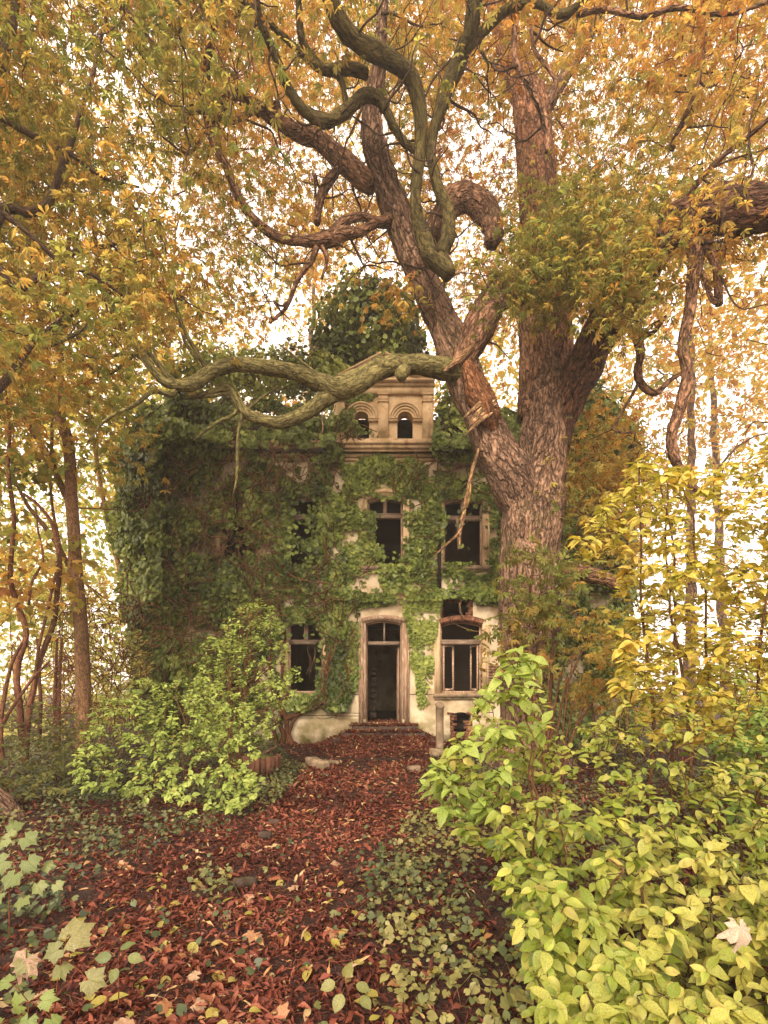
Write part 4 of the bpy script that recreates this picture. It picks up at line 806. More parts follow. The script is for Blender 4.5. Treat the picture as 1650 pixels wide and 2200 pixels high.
# --- slender tree on the left
T3 = thing("slender_tree", "slim smooth-barked young tree forking high up beside the light green bush", "tree", (W(180, 1626, 11)[0], 11, 0)); sk3 = Skel()
limb(T3, "trunk", M_TWIG, [(181, 1630, 18, 11), (181, 1560, 16, 11), (177, 1430, 14.5, 11), (170, 1310, 14, 11), (163, 1260, 16, 11), (161, 1200, 13, 11), (154, 1080, 12, 11), (148, 960, 11, 11), (134, 915, 11, 11), (120, 885, 8, 11), (104, 820, 7.5, 11), (96, 745, 6.5, 11), (80, 640, 5, 11), (60, 500, 4, 11), (40, 330, 3, 11)], sides=16, rough=.12, seed=300, step=.08, tint=(2.6, 2.3, 1.8), skel=sk3, skip=40)
for k, p in enumerate([[(134, 912, 8, 11), (132, 860, 7, 11), (131, 780, 7, 11), (128, 720, 6, 11), (140, 620, 5, 11), (150, 480, 4, 11), (165, 330, 3, 11)], [(150, 1085, 6, 11), (130, 1040, 7, 11), (108, 985, 7, 11), (75, 935, 6, 11), (38, 885, 6, 11), (0, 845, 5, 11), (-60, 770, 4, 11)],
    [(110, 985, 4, 11), (112, 900, 3, 11.1), (118, 800, 2.5, 11.2)], [(149, 1215, 5, 11), (130, 1180, 5, 11), (95, 1130, 5, 11), (55, 1080, 4, 11), (20, 1010, 3, 11), (-20, 960, 2, 11)], [(130, 1180, 4, 11), (115, 1100, 3, 11), (105, 1020, 2.5, 11), (85, 960, 2, 11)], [(165, 1090, 2, 11), (215, 1092, 1.5, 11), (262, 1095, 1, 11)], [(166, 1240, 2, 11), (220, 1282, 1.5, 11), (265, 1310, 1, 11)]]):
    limb(T3, "branch", M_TWIG, p, sides=8, rough=.15, seed=310 + k, step=.08, tint=(2.2, 1.9, 1.5), skel=sk3)
C = sample_px(120, (-100, 300), (200, 1050), lambda x, y, u: 10 + 2.2 * u, lambda x, y: np.clip((1000 - y) / 200, 0, 1) * gapf(x, y) * .9)
tw = Acc(); grow(tw, sk3, C, .005, .003, .1, .02, reach=3); tw.build("twigs", M_TWIG, T3, smooth=True, kind="stuff")
cr = Acc(); crown(cr, C, 26, .4, .14, .2, 5); cr.build("crown", M_CAN, T3, kind="stuff")

# --- twisted saplings left of it
T4 = thing("sapling", "pair of thin crooked stems growing in a narrow V left of the slim tree", "sapling", (W(50, 1600, 10)[0], 10, 0)); sk4 = Skel()
for k, p in enumerate([[(52, 1640, 7, 10), (45, 1560, 7, 10), (33, 1480, 6.5, 10), (38, 1420, 6.5, 10), (52, 1360, 6, 10), (30, 1280, 5.5, 10), (20, 1230, 5, 10), (26, 1120, 4.5, 10), (15, 1000, 4, 10), (18, 900, 3, 10), (5, 780, 2, 10)], [(52, 1640, 7, 10), (56, 1560, 6.5, 10), (72, 1480, 6, 10), (88, 1410, 5.5, 10), (112, 1340, 5.5, 10), (128, 1250, 5, 10), (130, 1190, 5, 10), (112, 1130, 4, 10), (80, 1085, 3.5, 10), (50, 1060, 3, 10)],
    [(75, 1480, 3, 10), (85, 1380, 3, 9.9), (105, 1290, 3, 9.9), (118, 1240, 2.5, 9.9), (130, 1180, 2.5, 9.9)], [(5, 1640, 5, 9.6), (5, 1530, 4.5, 9.6), (25, 1430, 3.5, 9.6), (48, 1380, 3, 9.6)], [(0, 1560, 4, 9.6), (60, 1470, 3, 9.6), (110, 1420, 2, 9.6)], [(60, 1300, 3, 10), (65, 1255, 3, 10), (90, 1205, 2.5, 10), (80, 1140, 2, 10), (75, 1090, 2, 10)]]):
    limb(T4, "stem", M_TWIG, p, sides=9, rough=.15, seed=330 + k, step=.06, tint=(2.0, 1.4, 1.2), skel=sk4, wob=.04)
C = sample_px(60, (-60, 170), (850, 1330), lambda x, y, u: 9.5 + 1.6 * u, lambda x, y: .6 + 0 * x)
tw = Acc(); grow(tw, sk4, C, .004, .0025, .1, .012, reach=1.6); tw.build("twigs", M_TWIG, T4, smooth=True, kind="stuff")
cr = Acc(); crown(cr, C, 13, .3, .13, .3, 7, MAPLE); cr.build("crown", M_CAN, T4, kind="stuff")
T5 = thing("sapling", "single pale leaning sapling close to the ivied left corner of the house", "sapling", (W(300, 1590, 15.5)[0], 15.5, 0)); sk5 = Skel()
limb(T5, "trunk", M_TWIG, [(302, 1595, 7, 15.5), (290, 1400, 6, 15.5), (262, 1250, 5.5, 15.5), (238, 1150, 5, 15.5), (216, 1040, 4.5, 15.5), (200, 940, 4, 15.5), (185, 830, 3, 15.5), (170, 700, 2, 15.5)], sides=9, rough=.1, seed=340, step=.1, tint=(3.6, 3.2, 2.2), skel=sk5)
for k, p in enumerate([[(205, 960, 2.5, 15.5), (180, 900, 2, 15.5), (150, 870, 1.5, 15.5)], [(230, 1110, 2, 15.5), (262, 1040, 2, 15.6), (280, 960, 1, 15.6)]]): limb(T5, "branch", M_TWIG, p, sides=6, seed=345 + k, tint=(3, 2.6, 2), skel=sk5)
C = sample_px(40, (140, 300), (650, 1100), lambda x, y, u: 15 + 1.5 * u, lambda x, y: .5 + 0 * x)
tw = Acc(); grow(tw, sk5, C, .004, .003, .1, .012, reach=2.5); tw.build("twigs", M_TWIG, T5, smooth=True, kind="stuff")
cr = Acc(); crown(cr, C, 14, .4, .17, .45, 8, MAPLE); cr.build("crown", M_CAN, T5, kind="stuff")

# --- wood behind: a mass of yellow foliage with a few trunks
woods_trunks = [(-60, 24, 10), (330, 27, 9), (1480, 26, 10), (640, 30, 10), (1290, 30, 9), (1560, 31, 9)]
BGL = ["golden tree farthest left in the bright wood", "golden tree standing just left of the house's ivied corner", "thin brown trunk under the hanging crooked limb", "pale far tree rising over the roof left of the gable", "slim far trunk close to the right end of the house", "slim far trunk between the hanging limb and the right edge"]
for k, (px, Y, hw) in enumerate(woods_trunks):
    t = thing("background_tree", BGL[k], "tree", (W(px, 1500, Y)[0], Y, 0), "trees in the wood behind"); s_ = Skel()
    pg = HZ + EYE / Y * FPX + 4; ln = rng.uniform(-40, 40)
    limb(t, "trunk", M_BARK, [(px, pg, hw * 1.2, Y), (px + ln * .3, pg - 250, hw, Y), (px + ln * .6, pg - 520, hw * .8, Y), (px + ln, pg - 800, hw * .5, Y), (px + ln * 1.4, pg - 1050, hw * .2, Y)], sides=10, rough=.2, seed=400 + k, step=.3, skel=s_, wob=.15)
    cc = W3(px + ln + rng.normal(size=60) * 110, pg - 780 + rng.normal(size=60) * 190, Y + rng.normal(size=60) * 1.6)
    tw = Acc(); grow(tw, s_, cc, .012, .008, .1, .07); tw.build("branches", M_TWIG, t, smooth=True, kind="stuff")
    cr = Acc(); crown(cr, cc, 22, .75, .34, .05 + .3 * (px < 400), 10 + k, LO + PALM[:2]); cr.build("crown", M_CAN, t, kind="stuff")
def d_wood(px, py):
    side = np.where(px < 420, 1.0, np.where(px > 1220, .36, .5 * (py < 900)))
    low = np.clip((1590 - py) / 60, 0, 1) * np.clip((py - 380) / 250, .15, 1)
    return side * low * gapf(px, py, .95) * .9
wc = sample_px(1500, (-500, 2200), (250, 1590), lambda x, y, u: 19 + 15 * u, d_wood)
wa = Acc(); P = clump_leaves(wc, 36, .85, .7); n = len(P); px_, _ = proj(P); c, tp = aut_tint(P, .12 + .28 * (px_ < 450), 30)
c = c * np.array([1.0, 1.05, 1.0]); scatter(wa, LO, P, rdir(n) + np.array([0, -.3, .4]), rdir(n), rng.uniform(.18, .36, n), np.minimum(c * np.where(px_ < 450, 1.3, 1.05)[:, None], .72))  # leaf colour brightened on the left so that side looks lit
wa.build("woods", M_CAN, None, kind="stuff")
# ------------------------------------------------------------------ ivy on the house
OUT = [(245, 1010), (255, 930), (300, 885), (360, 855), (420, 845), (520, 830), (640, 845), (690, 855), (760, 885), (752, 960), (735, 985), (925, 992), (935, 900), (955, 850), (1000, 865), (1100, 860), (1235, 870), (1330, 870), (1350, 960), (1390, 1050), (1400, 1300),
       (1390, 1500), (1380, 1580), (1230, 1600), (1100, 1560), (1075, 1300), (948, 1292), (880, 1292), (770, 1305), (785, 1400), (765, 1475), (745, 1525), (610, 1525), (600, 1590), (440, 1610), (300, 1560), (285, 1400), (268, 1300), (248, 1150)]
TONGUE = [(866, 1288), (948, 1288), (940, 1340), (932, 1380), (930, 1440), (925, 1470), (915, 1525), (898, 1522), (893, 1450), (880, 1420), (880, 1370), (868, 1320)]
CARVE = [((862, 905, 1070, 1165), .45), ((905, 948, 1060, 1280), .85), ((785, 880, 1228, 1280), .22), ((1034, 1080, 1075, 1205), .22), ((775, 793, 1060, 1220), .75), ((735, 925, 990, 1002), .4), ((610, 626, 1040, 1300), .6), ((596, 622, 1330, 1500), .55), ((690, 720, 1330, 1380), .8), ((720, 790, 1340, 1420), .55), ((740, 790, 1420, 1470), .5),
         ((690, 712, 1060, 1180), .7), ((560, 612, 1040, 1260), .72), ((640, 745, 1540, 1600), 0.0), ((745, 790, 1300, 1330), .7)]
def cov(px, py):
    jx = (vn(np.stack([px / 26, py / 26, 0 * px], -1), 1, 88) - .5) * 34; jy = (vn(np.stack([px / 26, py / 26, 0 * px], -1), 1, 89) - .5) * 30
    c = inpoly(px + jx * (px < 420), py + jy * (py < 1000), OUT).astype(float)
    for (x0, x1, y0, y1), k in CARVE: c = np.where((px > x0) & (px < x1) & (py > y0) & (py < y1), c * k, c)
    for w_ in WIN:
        x0, x1 = w_['x']; k = {0: .02, 1: 0, 2: .02, 3: .03, 4: .45, 5: .75}.get(WIN.index(w_), .9)
        m = (px > x0 + 2) & (px < x1 - 2) & (py > w_['t'] + 4) & (py < w_['b'] - 3); c = np.where(m, k, c)
    c = np.where((px > DOOR[0] - 14) & (px < DOOR[1] + 14) & (py > DOOR[2] - 14), 0, c)
    c = np.where((px > 626) & (px < 672) & (py > 1108) & (py < 1217) & (px < 640 + 28 * np.sin(py / 17.)), c * .25, c)
    c = np.where((px > 943) & (px < 1020) & (py > 1286) & (py < 1335), 0, c)
    for i_, w_ in enumerate(WIN[:5]):
        x0, x1 = w_['x']; m = (px > x0 - 13) & (px < x1 + 13) & (py > w_['t'] - 4) & (py < w_['b'] + 8); c = np.where(m, c * (.3 if i_ < 4 else .6), c)
    # leaves hang over the heads and creep in from the sides of the openings
    for x0, x1, y0, y1, k in ((792, 862, 1056, 1074, .6), (622, 700, 1326, 1340, .6), (682, 720, 1340, 1490, .75), (955, 1005, 1030, 1068, .3), (793, 806, 1090, 1217, .6), (800, 828, 1165, 1200, .45), (622, 720, 1494, 1525, .9), (955, 1040, 1210, 1228, .9), (880, 900, 1040, 1070, 1)):
        c = np.where((px > x0) & (px < x1) & (py > y0) & (py < y1), np.maximum(c, k), c)
    return c
IVC = [(.052, .072, .018), (.115, .158, .034), (.20, .255, .055), (.33, .375, .09)]
IVB = [(.10, .05, .03), (.14, .075, .04), (.20, .12, .06)]
def ivy_tint(P, bias=0.0, seed=0):
    t = .45 + (vn(P, .8, 50 + seed) - .5) * .9 + (vn(P, 3, 51 + seed) - .5) * .6 + bias + rng.normal(size=len(P)) * .2
    return pal(t, IVC) * rng.uniform(.8, 1.25, (len(P), 1))
def ivy_thing(label, mask, n, seed, thick=1.0, size=(.07, .13), bias=0.0, vines=0, box=(240, 1410, 780, 1620), base=None):
    t = thing("ivy", label, "ivy", base or (hx(500), FY - .3, 0)); Ps = []; tot = 0
    while tot < n:
        px = rng.uniform(box[0], box[1], 20000); py = rng.uniform(box[2], box[3], 20000)
        w_ = W3(px, py, np.full(20000, FY)); nz = vn(w_, 2.2, 60); nz2 = vn(w_, .9, 61)
        k = rng.uniform(size=20000) < mask(px, py) * np.clip((nz - np.where((px > 560) & (px < 1095) & (py > 1020), .30, .25)) * 4.5, .06, 1)
        px, py, w_, nz, nz2 = px[k], py[k], w_[k], nz[k], nz2[k]
        left = np.clip((600 - px) / 260, 0, 1); rt = np.clip((px - 1080) / 200, 0, 1)
        th = (.05 + .45 * nz ** 2 + 1.0 * nz2 * np.maximum(left, rt * .8)) * thick
        y = FY - .02 - th * rng.uniform(.25, 1, len(px)) ** .7 + np.clip((345 - px) / 100, 0, 2) ** 2 * 1.1 + np.clip((px - 1285) / 100, 0, 2) ** 2 * 1.1
        # over the eaves the growth leans back with the roof
        y = y - .26 * ((py > 945) & (py < 1002) & ((px < 722) | (px > 928))) - .11 * ((py > 1268) & (py < 1292))
        y = np.where(py < 985, y + np.clip((985 - py) / SC, 0, 3) * .55 * ((px < 718) | (px > 931)) - .32 * ((px < 718) | (px > 931)), y)
        Ps.append(np.where((px < 345)[:, None], W3(px, py, y), np.stack([w_[:, 0], y, w_[:, 2]], -1))); tot += len(px)
    P = np.concatenate(Ps)[:n]; px, py = proj(P * np.array([1, 0, 1]) + np.array([0, FY, 0]))
    out_ = np.stack([-np.clip((600 - px) / 350, 0, 1) + np.clip((px - 1150) / 250, 0, 1), -np.ones(n), .35 + 0 * px], -1)
    N = nrm(out_ + rng.normal(size=(n, 3)) * .5); H = np.array([0, -.1, -1]) + rng.normal(size=(n, 3)) * .6
    a = Acc(); scatter(a, IVY, P, N, H, rng.uniform(*size, n), ivy_tint(P, bias, seed)); a.build("foliage", M_IVY, t, kind="stuff")
    if vines:
        a = Acc(); made = 0
        while made < vines:
            x, y = rng.uniform(box[0] + 30, box[1] - 30), rng.uniform(box[2], box[3] - 60)
            if mask(np.array([x]), np.array([y]))[0] < .4: continue
            pts = []; q = np.array([x, y]); dr = rng.uniform(-.5, .5); m = int(rng.integers(5, 14)); dep = rng.uniform(.25, .85) * (thick if x < 640 else .5)
            for _ in range(m):
                if mask(np.array([q[0]]), np.array([q[1]]))[0] < .3: break
                p = W(q[0], q[1], FY); yy = FY - dep - .05 * rng.normal() + max(0, (345 - q[0]) / 100) ** 2 * 1.1
                if q[1] < 985 and (q[0] < 718 or q[0] > 931): yy += (985 - q[1]) / SC * .55
                pts.append([p[0], yy, p[2]]); dr += rng.normal() * .45; q = q + np.array([math.sin(dr) * 15, math.cos(dr) * 15])
            if len(pts) < 4: continue
            r = rng.uniform(.006, .017); V, F, b = tube(smooth_path(pts, .1), r, 4); c = pal(rng.uniform(size=1), [(1.2, .8, .6), (2.6, 2.0, 1.5)])[0]; a.add(V, F, c, b); made += 1
        a.build("vines", M_TWIG, t, kind="stuff")
    return t
split = 742
iv = ivy_thing("huge shaggy ivy mass smothering the left half of the house wall", lambda x, y: cov(x, y) * (x < split), 42000, 0, 1.0, vines=520, base=(hx(560), FY - .3, 0))
# gnarled ivy trunks rooting by the left window
for k, p in enumerate([[(628, 1600, 7), (618, 1575, 5.5), (614, 1545, 5), (606, 1520, 4.5), (614, 1490, 4), (606, 1440, 3.5), (612, 1360, 3), (600, 1300, 3), (608, 1240, 2)], [(604, 1602, 6), (610, 1580, 5), (600, 1550, 4.5), (604, 1520, 4), (588, 1490, 3.5), (580, 1430, 3), (570, 1330, 2)], [(616, 1598, 4), (626, 1560, 3.5), (640, 1530, 3), (634, 1500, 2.5)], [(596, 1602, 4), (590, 1560, 3.5), (604, 1530, 3), (596, 1480, 2.5)], [(612, 1545, 6), (640, 1535, 5), (660, 1520, 4), (700, 1508, 3), (740, 1505, 2)], [(690, 1490, 3), (700, 1440, 3), (712, 1380, 3), (705, 1330, 2), (720, 1270, 2)]]):
    limb(iv, "stem", M_TWIG, [(q[0], q[1], q[2], FY - .16) for q in p], sides=8, rough=.3, seed=500 + k, step=.06, tint=(1.6, 1.1, .8))
ivy_thing("ivy wreathing the upper middle windows and belt course between gable and trunk", lambda x, y: cov(x, y) * (x >= split) * (x < 1095) * ~inpoly(x, y, TONGUE), 13000, 1, .55, bias=.1, vines=60, base=(hx(900), FY - .2, hz(1280)))
ivy_thing("dense hanging tongue of ivy narrowing downward beside the open doorway", lambda x, y: inpoly(x, y, TONGUE) * 1.0, 2600, 2, .55, (.055, .09), .28, box=(860, 950, 1280, 1530), base=(hx(905), FY - .1, hz(1525)))
ivy_thing("dark ivy mass over the right end of the house behind the big trunk", lambda x, y: cov(x, y) * (x >= 1095), 17000, 3, .9, bias=-.12, vines=60, base=(hx(1250), FY - .3, 0))
# loose strands over the left attic window and the pediment
ivy_thing("thin ivy sprays climbing across the left arched attic window", lambda x, y: (((x - 735) / 42) ** 2 + ((y - 940) / 42) ** 2 < 1) * .9 + inpoly(x, y, [(735, 850), (805, 850), (800, 862), (735, 900)]) * .6 + inpoly(x, y, [(740, 905), (800, 930), (830, 950), (735, 965)]) * .6, 750, 4, .5, (.06, .10), .15, vines=14, box=(690, 840, 845, 985), base=(hx(740), FY - .2, hz(960)))
# round ivied crown on the roof and the ivy spreading over the slates
def blob_ivy(label, blobs, n, seed, bias=0, size=(.09, .15), shell=.35):
    t = thing("ivy", label, "ivy", (blobs[0][0], blobs[0][1], blobs[0][2] - blobs[0][5])); Ps = []; Ns = []
    vol = np.array([b[3] * b[5] for b in blobs]); vol = vol / vol.sum()
    for b, v in zip(blobs, vol):
        m = int(n * v); d = rdir(m); r = 1 - shell * rng.uniform(size=m) ** 1.6; r = r * (.78 + .45 * vn(d * 2.1 + b[0], 1, seed)); Ps.append(np.array(b[:3]) + d * np.array(b[3:6]) * r[:, None]); Ns.append(d)
    P = np.concatenate(Ps); D = np.concatenate(Ns); k = (vn(P, 2.2, 70) > .33) | (rng.uniform(size=len(P)) < .15); P, D = P[k], D[k]; m = len(P)
    a = Acc(); scatter(a, IVY, P, nrm(D + rng.normal(size=(m, 3)) * .55 + np.array([0, 0, .3])), np.array([0, 0, -1]) + rng.normal(size=(m, 3)) * .7, rng.uniform(*size, m), ivy_tint(P, bias, seed)); a.build("foliage", M_IVY, t, kind="stuff")
    a = Acc()
    for _ in range(max(10, n // 160)):
        b = blobs[int(rng.choice(len(blobs), p=vol))]; d = rdir(1)[0]; d[1] = -abs(d[1]); p0 = np.array(b[:3]) - [0, 0, b[5] * .7]; p1 = np.array(b[:3]) + d * np.array(b[3:6]) * 1.02
        tt = np.linspace(0, 1, 6)[:, None]; V, F, bb = tube(p0 * (1 - tt) + p1 * tt + rng.normal(size=(6, 3)) * .13 * np.sin(tt * 3.1), np.linspace(.022, .005, 6), 5); a.add(V, F, (1.3, 1, .8), bb)
    a.build("stems", M_TWIG, t, kind="stuff"); return t
def B(px, py, Y, rx, ry, rz): p = W(px, py, Y); return (*p, rx / FPX * Y, ry / FPX * Y, rz / FPX * Y)
blob_ivy("rounded dark green ivy crown towering above the roof behind the pediment", [B(800, 712, 17, 118, 100, 105), B(725, 765, 17, 60, 60, 60), B(860, 760, 17, 60, 60, 70)], 12000, 5, .02, shell=.55)
blob_ivy("fresh green ivy bank running along the roof ridge left of the gable", [B(400, 800, 16.4, 60, 50, 35), B(470, 790, 16.4, 70, 50, 40), B(560, 805, 16.2, 90, 50, 50), B(650, 800, 16.2, 80, 60, 55), B(710, 820, 16, 50, 50, 50)], 5200, 6, .35, (.08, .13), .6)
blob_ivy("ivy clump draping the roof between the gable and the forked trunk", [B(960, 910, 15.2, 42, 50, 60), B(990, 860, 15.4, 45, 50, 55), B(965, 985, 14.7, 40, 25, 40)], 2600, 7, .25, (.08, .13), .6)
blob_ivy("shaggy ivy shoulder bulging from the left corner of the house", [B(350, 925, 15.0, 60, 60, 55), B(300, 1010, 15.1, 55, 60, 75), B(282, 1130, 15.1, 48, 60, 80), B(300, 1270, 15.1, 45, 60, 80), B(320, 1400, 15.0, 45, 60, 80), B(420, 880, 15.1, 60, 50, 40)], 9000, 9, .25, (.08, .13), .5)
blob_ivy("dark evergreen ivy dome on the roof end right of the big trunk", [B(1265, 900, 15.5, 75, 70, 70), B(1310, 960, 15.3, 70, 60, 80)], 3600, 8, -.05, shell=.5)
# dark ivy hem on the trunk of the chestnut (right flank)
tt = thing("ivy", "ivy sleeve creeping up the shaded right flank of the big trunk", "ivy", (*W(1195, 1600, 10.2)[:2], 0))
n = 900; u = rng.uniform(size=n) ** 1.3; z = u * 4.2; ang = rng.uniform(-1.9, .25, n) * (1 - .5 * u); cx = W(1139, 1400, 10.5)[0]; r = .62 + .05 * rng.uniform(size=n)
P = np.stack([cx + r * np.cos(ang), 10.5 + r * np.sin(ang), z], -1); D = np.stack([np.cos(ang), np.sin(ang), 0 * ang + .2], -1)
k = vn(P, 2.5, 77) > .42; P, D = P[k], D[k]; a = Acc(); scatter(a, IVY, P, D + rng.normal(size=P.shape) * .35, np.array([0, 0, -1]) + rng.normal(size=P.shape) * .5, rng.uniform(.06, .1, len(P)), ivy_tint(P, -.1, 9)); a.build("foliage", M_IVY, tt, kind="stuff")

# ------------------------------------------------------------------ path litter and ground ivy
PATH = [(590, 1598), (940, 1598), (925, 1640), (905, 1700), (885, 1750), (860, 1800), (800, 1850), (780, 1950), (790, 2050), (850, 2200), (900, 2500), (-200, 2500), (40, 2200), (110, 2050), (170, 1950), (250, 1860), (420, 1800), (560, 1750), (635, 1690), (650, 1650)]
LIT = [(.05, .012, .008), (.10, .025, .014), (.17, .044, .025), (.26, .09, .05)]
def ground_pts(n, f, ymax=17):
    out = []; tot = 0
    while tot < n:
        Y = 1.9 + (ymax - 1.9) * rng.uniform(size=30000) ** 1.15; x = rng.uniform(-.95, .95, 30000) * Y; px = 825 + x / Y * FPX; py = HZ + EYE / Y * FPX
        w_ = f(px, py) * np.clip(Y / ymax, .1, 1) ** .2; k = rng.uniform(size=30000) < w_; out.append(np.stack([x[k], Y[k], gz(x[k], Y[k])], -1)); tot += int(k.sum())
    return np.concatenate(out)[:n]
def soft_path(px, py, g=0.0):
    nz = np.interp(py, [1600, 2200], [12, 55]); j = (vn(np.stack([px / nz, py / nz * 2, 0 * px], -1), 1, 90) - .5) * nz * 1.6
    return inpoly(px + j + g, py, PATH)
LITTER_LABEL = None
n = 58000; P = ground_pts(n, lambda x, y: np.where(soft_path(x, y), 1.0, np.where(x > 800, .5, np.where(y > 1720, .6, .25))) * np.clip((vn(np.stack([x / 60, y / 30, 0 * x], -1), 1, 91) - .12) * 2.5, .25, 1)); n = len(P)
# leaves banked on the steps
ns = 6500; st = rng.integers(0, 4, ns); ys = np.array([.25, .68, 1.06, 1.42])[st]; zs = np.array([hz(1553) - .065, hz(1553) - .21, hz(1553) - .36, hz(1553) - .50])[st]
PS = np.stack([rng.uniform(hx(755), hx(895), ns) * (1 + .08 * st), FY - ys + rng.uniform(-.2, .2, ns), zs + .012], -1)
nb = 2600; q = rng.uniform(size=nb); sgn = np.where(rng.uniform(size=nb) < .5, -1, 1); xx = sgn * (hx(892) + .1 + rng.uniform(0, .9, nb)); yb_ = FY - .1 - q * 1.4
PB = np.stack([xx, yb_, .02 + .45 * np.clip(1 - (np.abs(xx) - hx(892)) / .9, 0, 1) * (1 - q * .9) + rng.uniform(0, .03, nb)], -1)
PI = np.stack([rng.uniform(hx(790), hx(858), 160), FY + rng.uniform(.02, .6, 160), np.full(160, hz(1553) + .01)], -1)
# loose bank of soil and leaf mould beside the steps
a = Acc()
for s in (-1, 1):
    xs = np.linspace(hx(892) - .05, hx(892) + 1.15, 10) * s; ys_ = np.linspace(FY - .02, FY - 1.6, 9); V = np.array([[x, y, -.05 + .47 * max(0, 1 - (abs(x) - hx(892)) / 1.0) * (1 - (FY - y) / 1.75) + rng.uniform(0, .02)] for y in ys_ for x in xs]); nx = 10
    F = [[i * nx + j, i * nx + j + 1, (i + 1) * nx + j + 1, (i + 1) * nx + j] for i in range(8) for j in range(9)]; a.add(V, [np.array(F)])
def bank_z(x, y): return (-.04 + .36 * np.clip((y - (FY - 2.9)) / 2.0, 0, 1) ** .9 * np.clip(1 - (np.abs(x) / 1.75) ** 4, 0, 1))
xs = np.linspace(-1.8, 1.8, 20); ys_ = np.linspace(FY - 2.95, FY - .9, 14); V = np.array([[x, y, float(bank_z(x, y)) + rng.uniform(0, .025)] for y in ys_ for x in xs]); F = [[i * 20 + j, i * 20 + j + 1, (i + 1) * 20 + j + 1, (i + 1) * 20 + j] for i in range(13) for j in range(19)]; a.add(V, [np.array(F)])
xb = rng.uniform(-1.75, 1.75, 5200); yb2 = FY - .9 - 2.0 * rng.uniform(size=5200); PC = np.stack([xb, yb2, bank_z(xb, yb2) + .015], -1); PC = PC[PC[:, 2] > .01]
a.build("leaf_bank", M_SOIL, None, smooth=True, kind="structure")
AP = np.concatenate([P, PS, PB, PI, PC]); n = len(AP); AP[:, 2] += rng.uniform(.004, .03, n)
t = .45 + (vn(AP, 1.1, 92) - .5) * .7 + rng.normal(size=n) * .28; c = pal(t, LIT); m = rng.uniform(size=n); c[m < .07] = pal(rng.uniform(size=int((m < .07).sum())), [(.34, .16, .06), (.38, .24, .10), (.42, .31, .16)])
far = AP[:, 1] > 6.0; Nn = np.array([0, -.1, 1]) + rng.normal(size=(n, 3)) * .42; H = rdir(n); sz = rng.uniform(.04, .12, n); a = Acc()
scatter(a, CURLO, AP[far], Nn[far], H[far], sz[far], c[far]); scatter(a, CURL, AP[~far], Nn[~far], H[~far], sz[~far] * .72, c[~far])
# torn stalks and crumbs
k = ground_pts(2600, lambda x, y: soft_path(x, y) * 1.0, 8)
for p in k:
    d = rdir(1)[0]; d[2] = abs(d[2]) * .1; L = rng.uniform(.05, .18); V, F, b = tube(np.array([p + [0, 0, .012], p + d * L * .5 + [rng.normal() * .01, rng.normal() * .01, .022], p + d * L + [0, 0, .01]]), [.0028, .0022, .0015], 3); a.add(V, F, pal(rng.uniform(size=1), LIT)[0] * 1.1, b)
a.build("leaf_litter", M_LIT, None, kind="stuff")

GIC = [(.035, .048, .02), (.06, .078, .032), (.095, .115, .045), (.16, .165, .055), (.22, .20, .065)]
def gi_density(px, py):
    on = soft_path(px, py, 0); nz = vn(np.stack([px / 70, py / 38, 0 * px], -1), 1, 95); d = np.where(on, 0.02, np.clip((nz - .18) * 3, .12, 1))
    d = np.where(((px - 455) / 45) ** 2 + ((py - 1915) / 45) ** 2 < 1, .9, d); d = np.where(((px - 400) / 120) ** 2 + ((py - 1990) / 40) ** 2 < 1, np.maximum(d, .15), d)
    d = d * np.where((px > 800) & (py > 1680), .6, 1) * np.where((px < 500) & (py > 1730), .5, 1)
    d = np.where((px > 600) & (px < 720) & (py < 1600), 0, d)
    return d
n = 52000; P = ground_pts(n, gi_density, 18); n = len(P); px, py = proj(P)
hgt = rng.uniform(.02, .13, n) * np.where(px < 600, 1.3, 1.0) + .25 * rng.uniform(size=n) * np.clip((px - 1000) / 200, 0, 1) * (P[:, 1] < 6); P[:, 2] += hgt
t = .38 + (vn(P, 1.2, 96) - .5) * .8 + np.where((px > 820) & (py > 1700), .34, 0) + rng.normal(size=n) * .22 + np.where(py > 1950, .12, 0); c = pal(t, GIC)
a = Acc(); scatter(a, IVY + [leaf_lo(.38, .15, .06)], P, np.array([0, -.25, 1]) + rng.normal(size=(n, 3)) * .45, rdir(n), rng.uniform(.022, .05, n), c)
sp = P[rng.choice(n, 3600, replace=False)]
for p in sp:
    if p[1] > 9: continue
    d = rdir(1)[0]; d[2] = 0; L = rng.uniform(.08, .3); g = float(gz(p[0], p[1])); m_ = p - d * L * .5; V, F, b = tube(np.array([p, m_ + [0, 0, .02], [p[0] - d[0] * L, p[1] - d[1] * L, g]]), .0022, 3); a.add(V, F, (.17, .13, .055), b)
a.build("ground_ivy", M_IVY, None, kind="stuff")

# ------------------------------------------------------------------ single fallen leaves that can be told apart
def on_ground(n, f, ya, yb):
    out = []; tot = 0
    while tot < n:
        Y = rng.uniform(ya, yb, 4000); px = rng.uniform(0, 1250, 4000); py = HZ + EYE / Y * FPX; k = f(px, py) & (rng.uniform(size=4000) < (ya / Y)); x = (px - 825) / FPX * Y
        out.append(np.stack([x, Y, gz(x, Y)], -1)[k]); tot += int(k.sum())
    return np.concatenate(out)[:n]
def fallen(n, tm, size, cols, label, f, ya, yb, key, grp, lift=.03, tilt=.3, tip=.6):
    P = on_ground(n, f, ya, yb); P[:, 2] += lift * rng.uniform(.7, 1.3, n); c = pal(rng.uniform(size=n), cols); N = np.array([0, -.15, 1]) + rng.normal(size=(n, 3)) * tilt; H = rdir(n) * np.array([1, 1, .1]); s = rng.uniform(*size, n)
    leaf_objects("fallen_leaf", tm, P, N, H, s, c, M_SHR if key == 'y' else M_LIT, None, c * tip, key, 6, label=label, category="fallen leaf", group=grp)
pf = lambda x, y: soft_path(x, y) | (rng.uniform(size=x.shape) < .25)
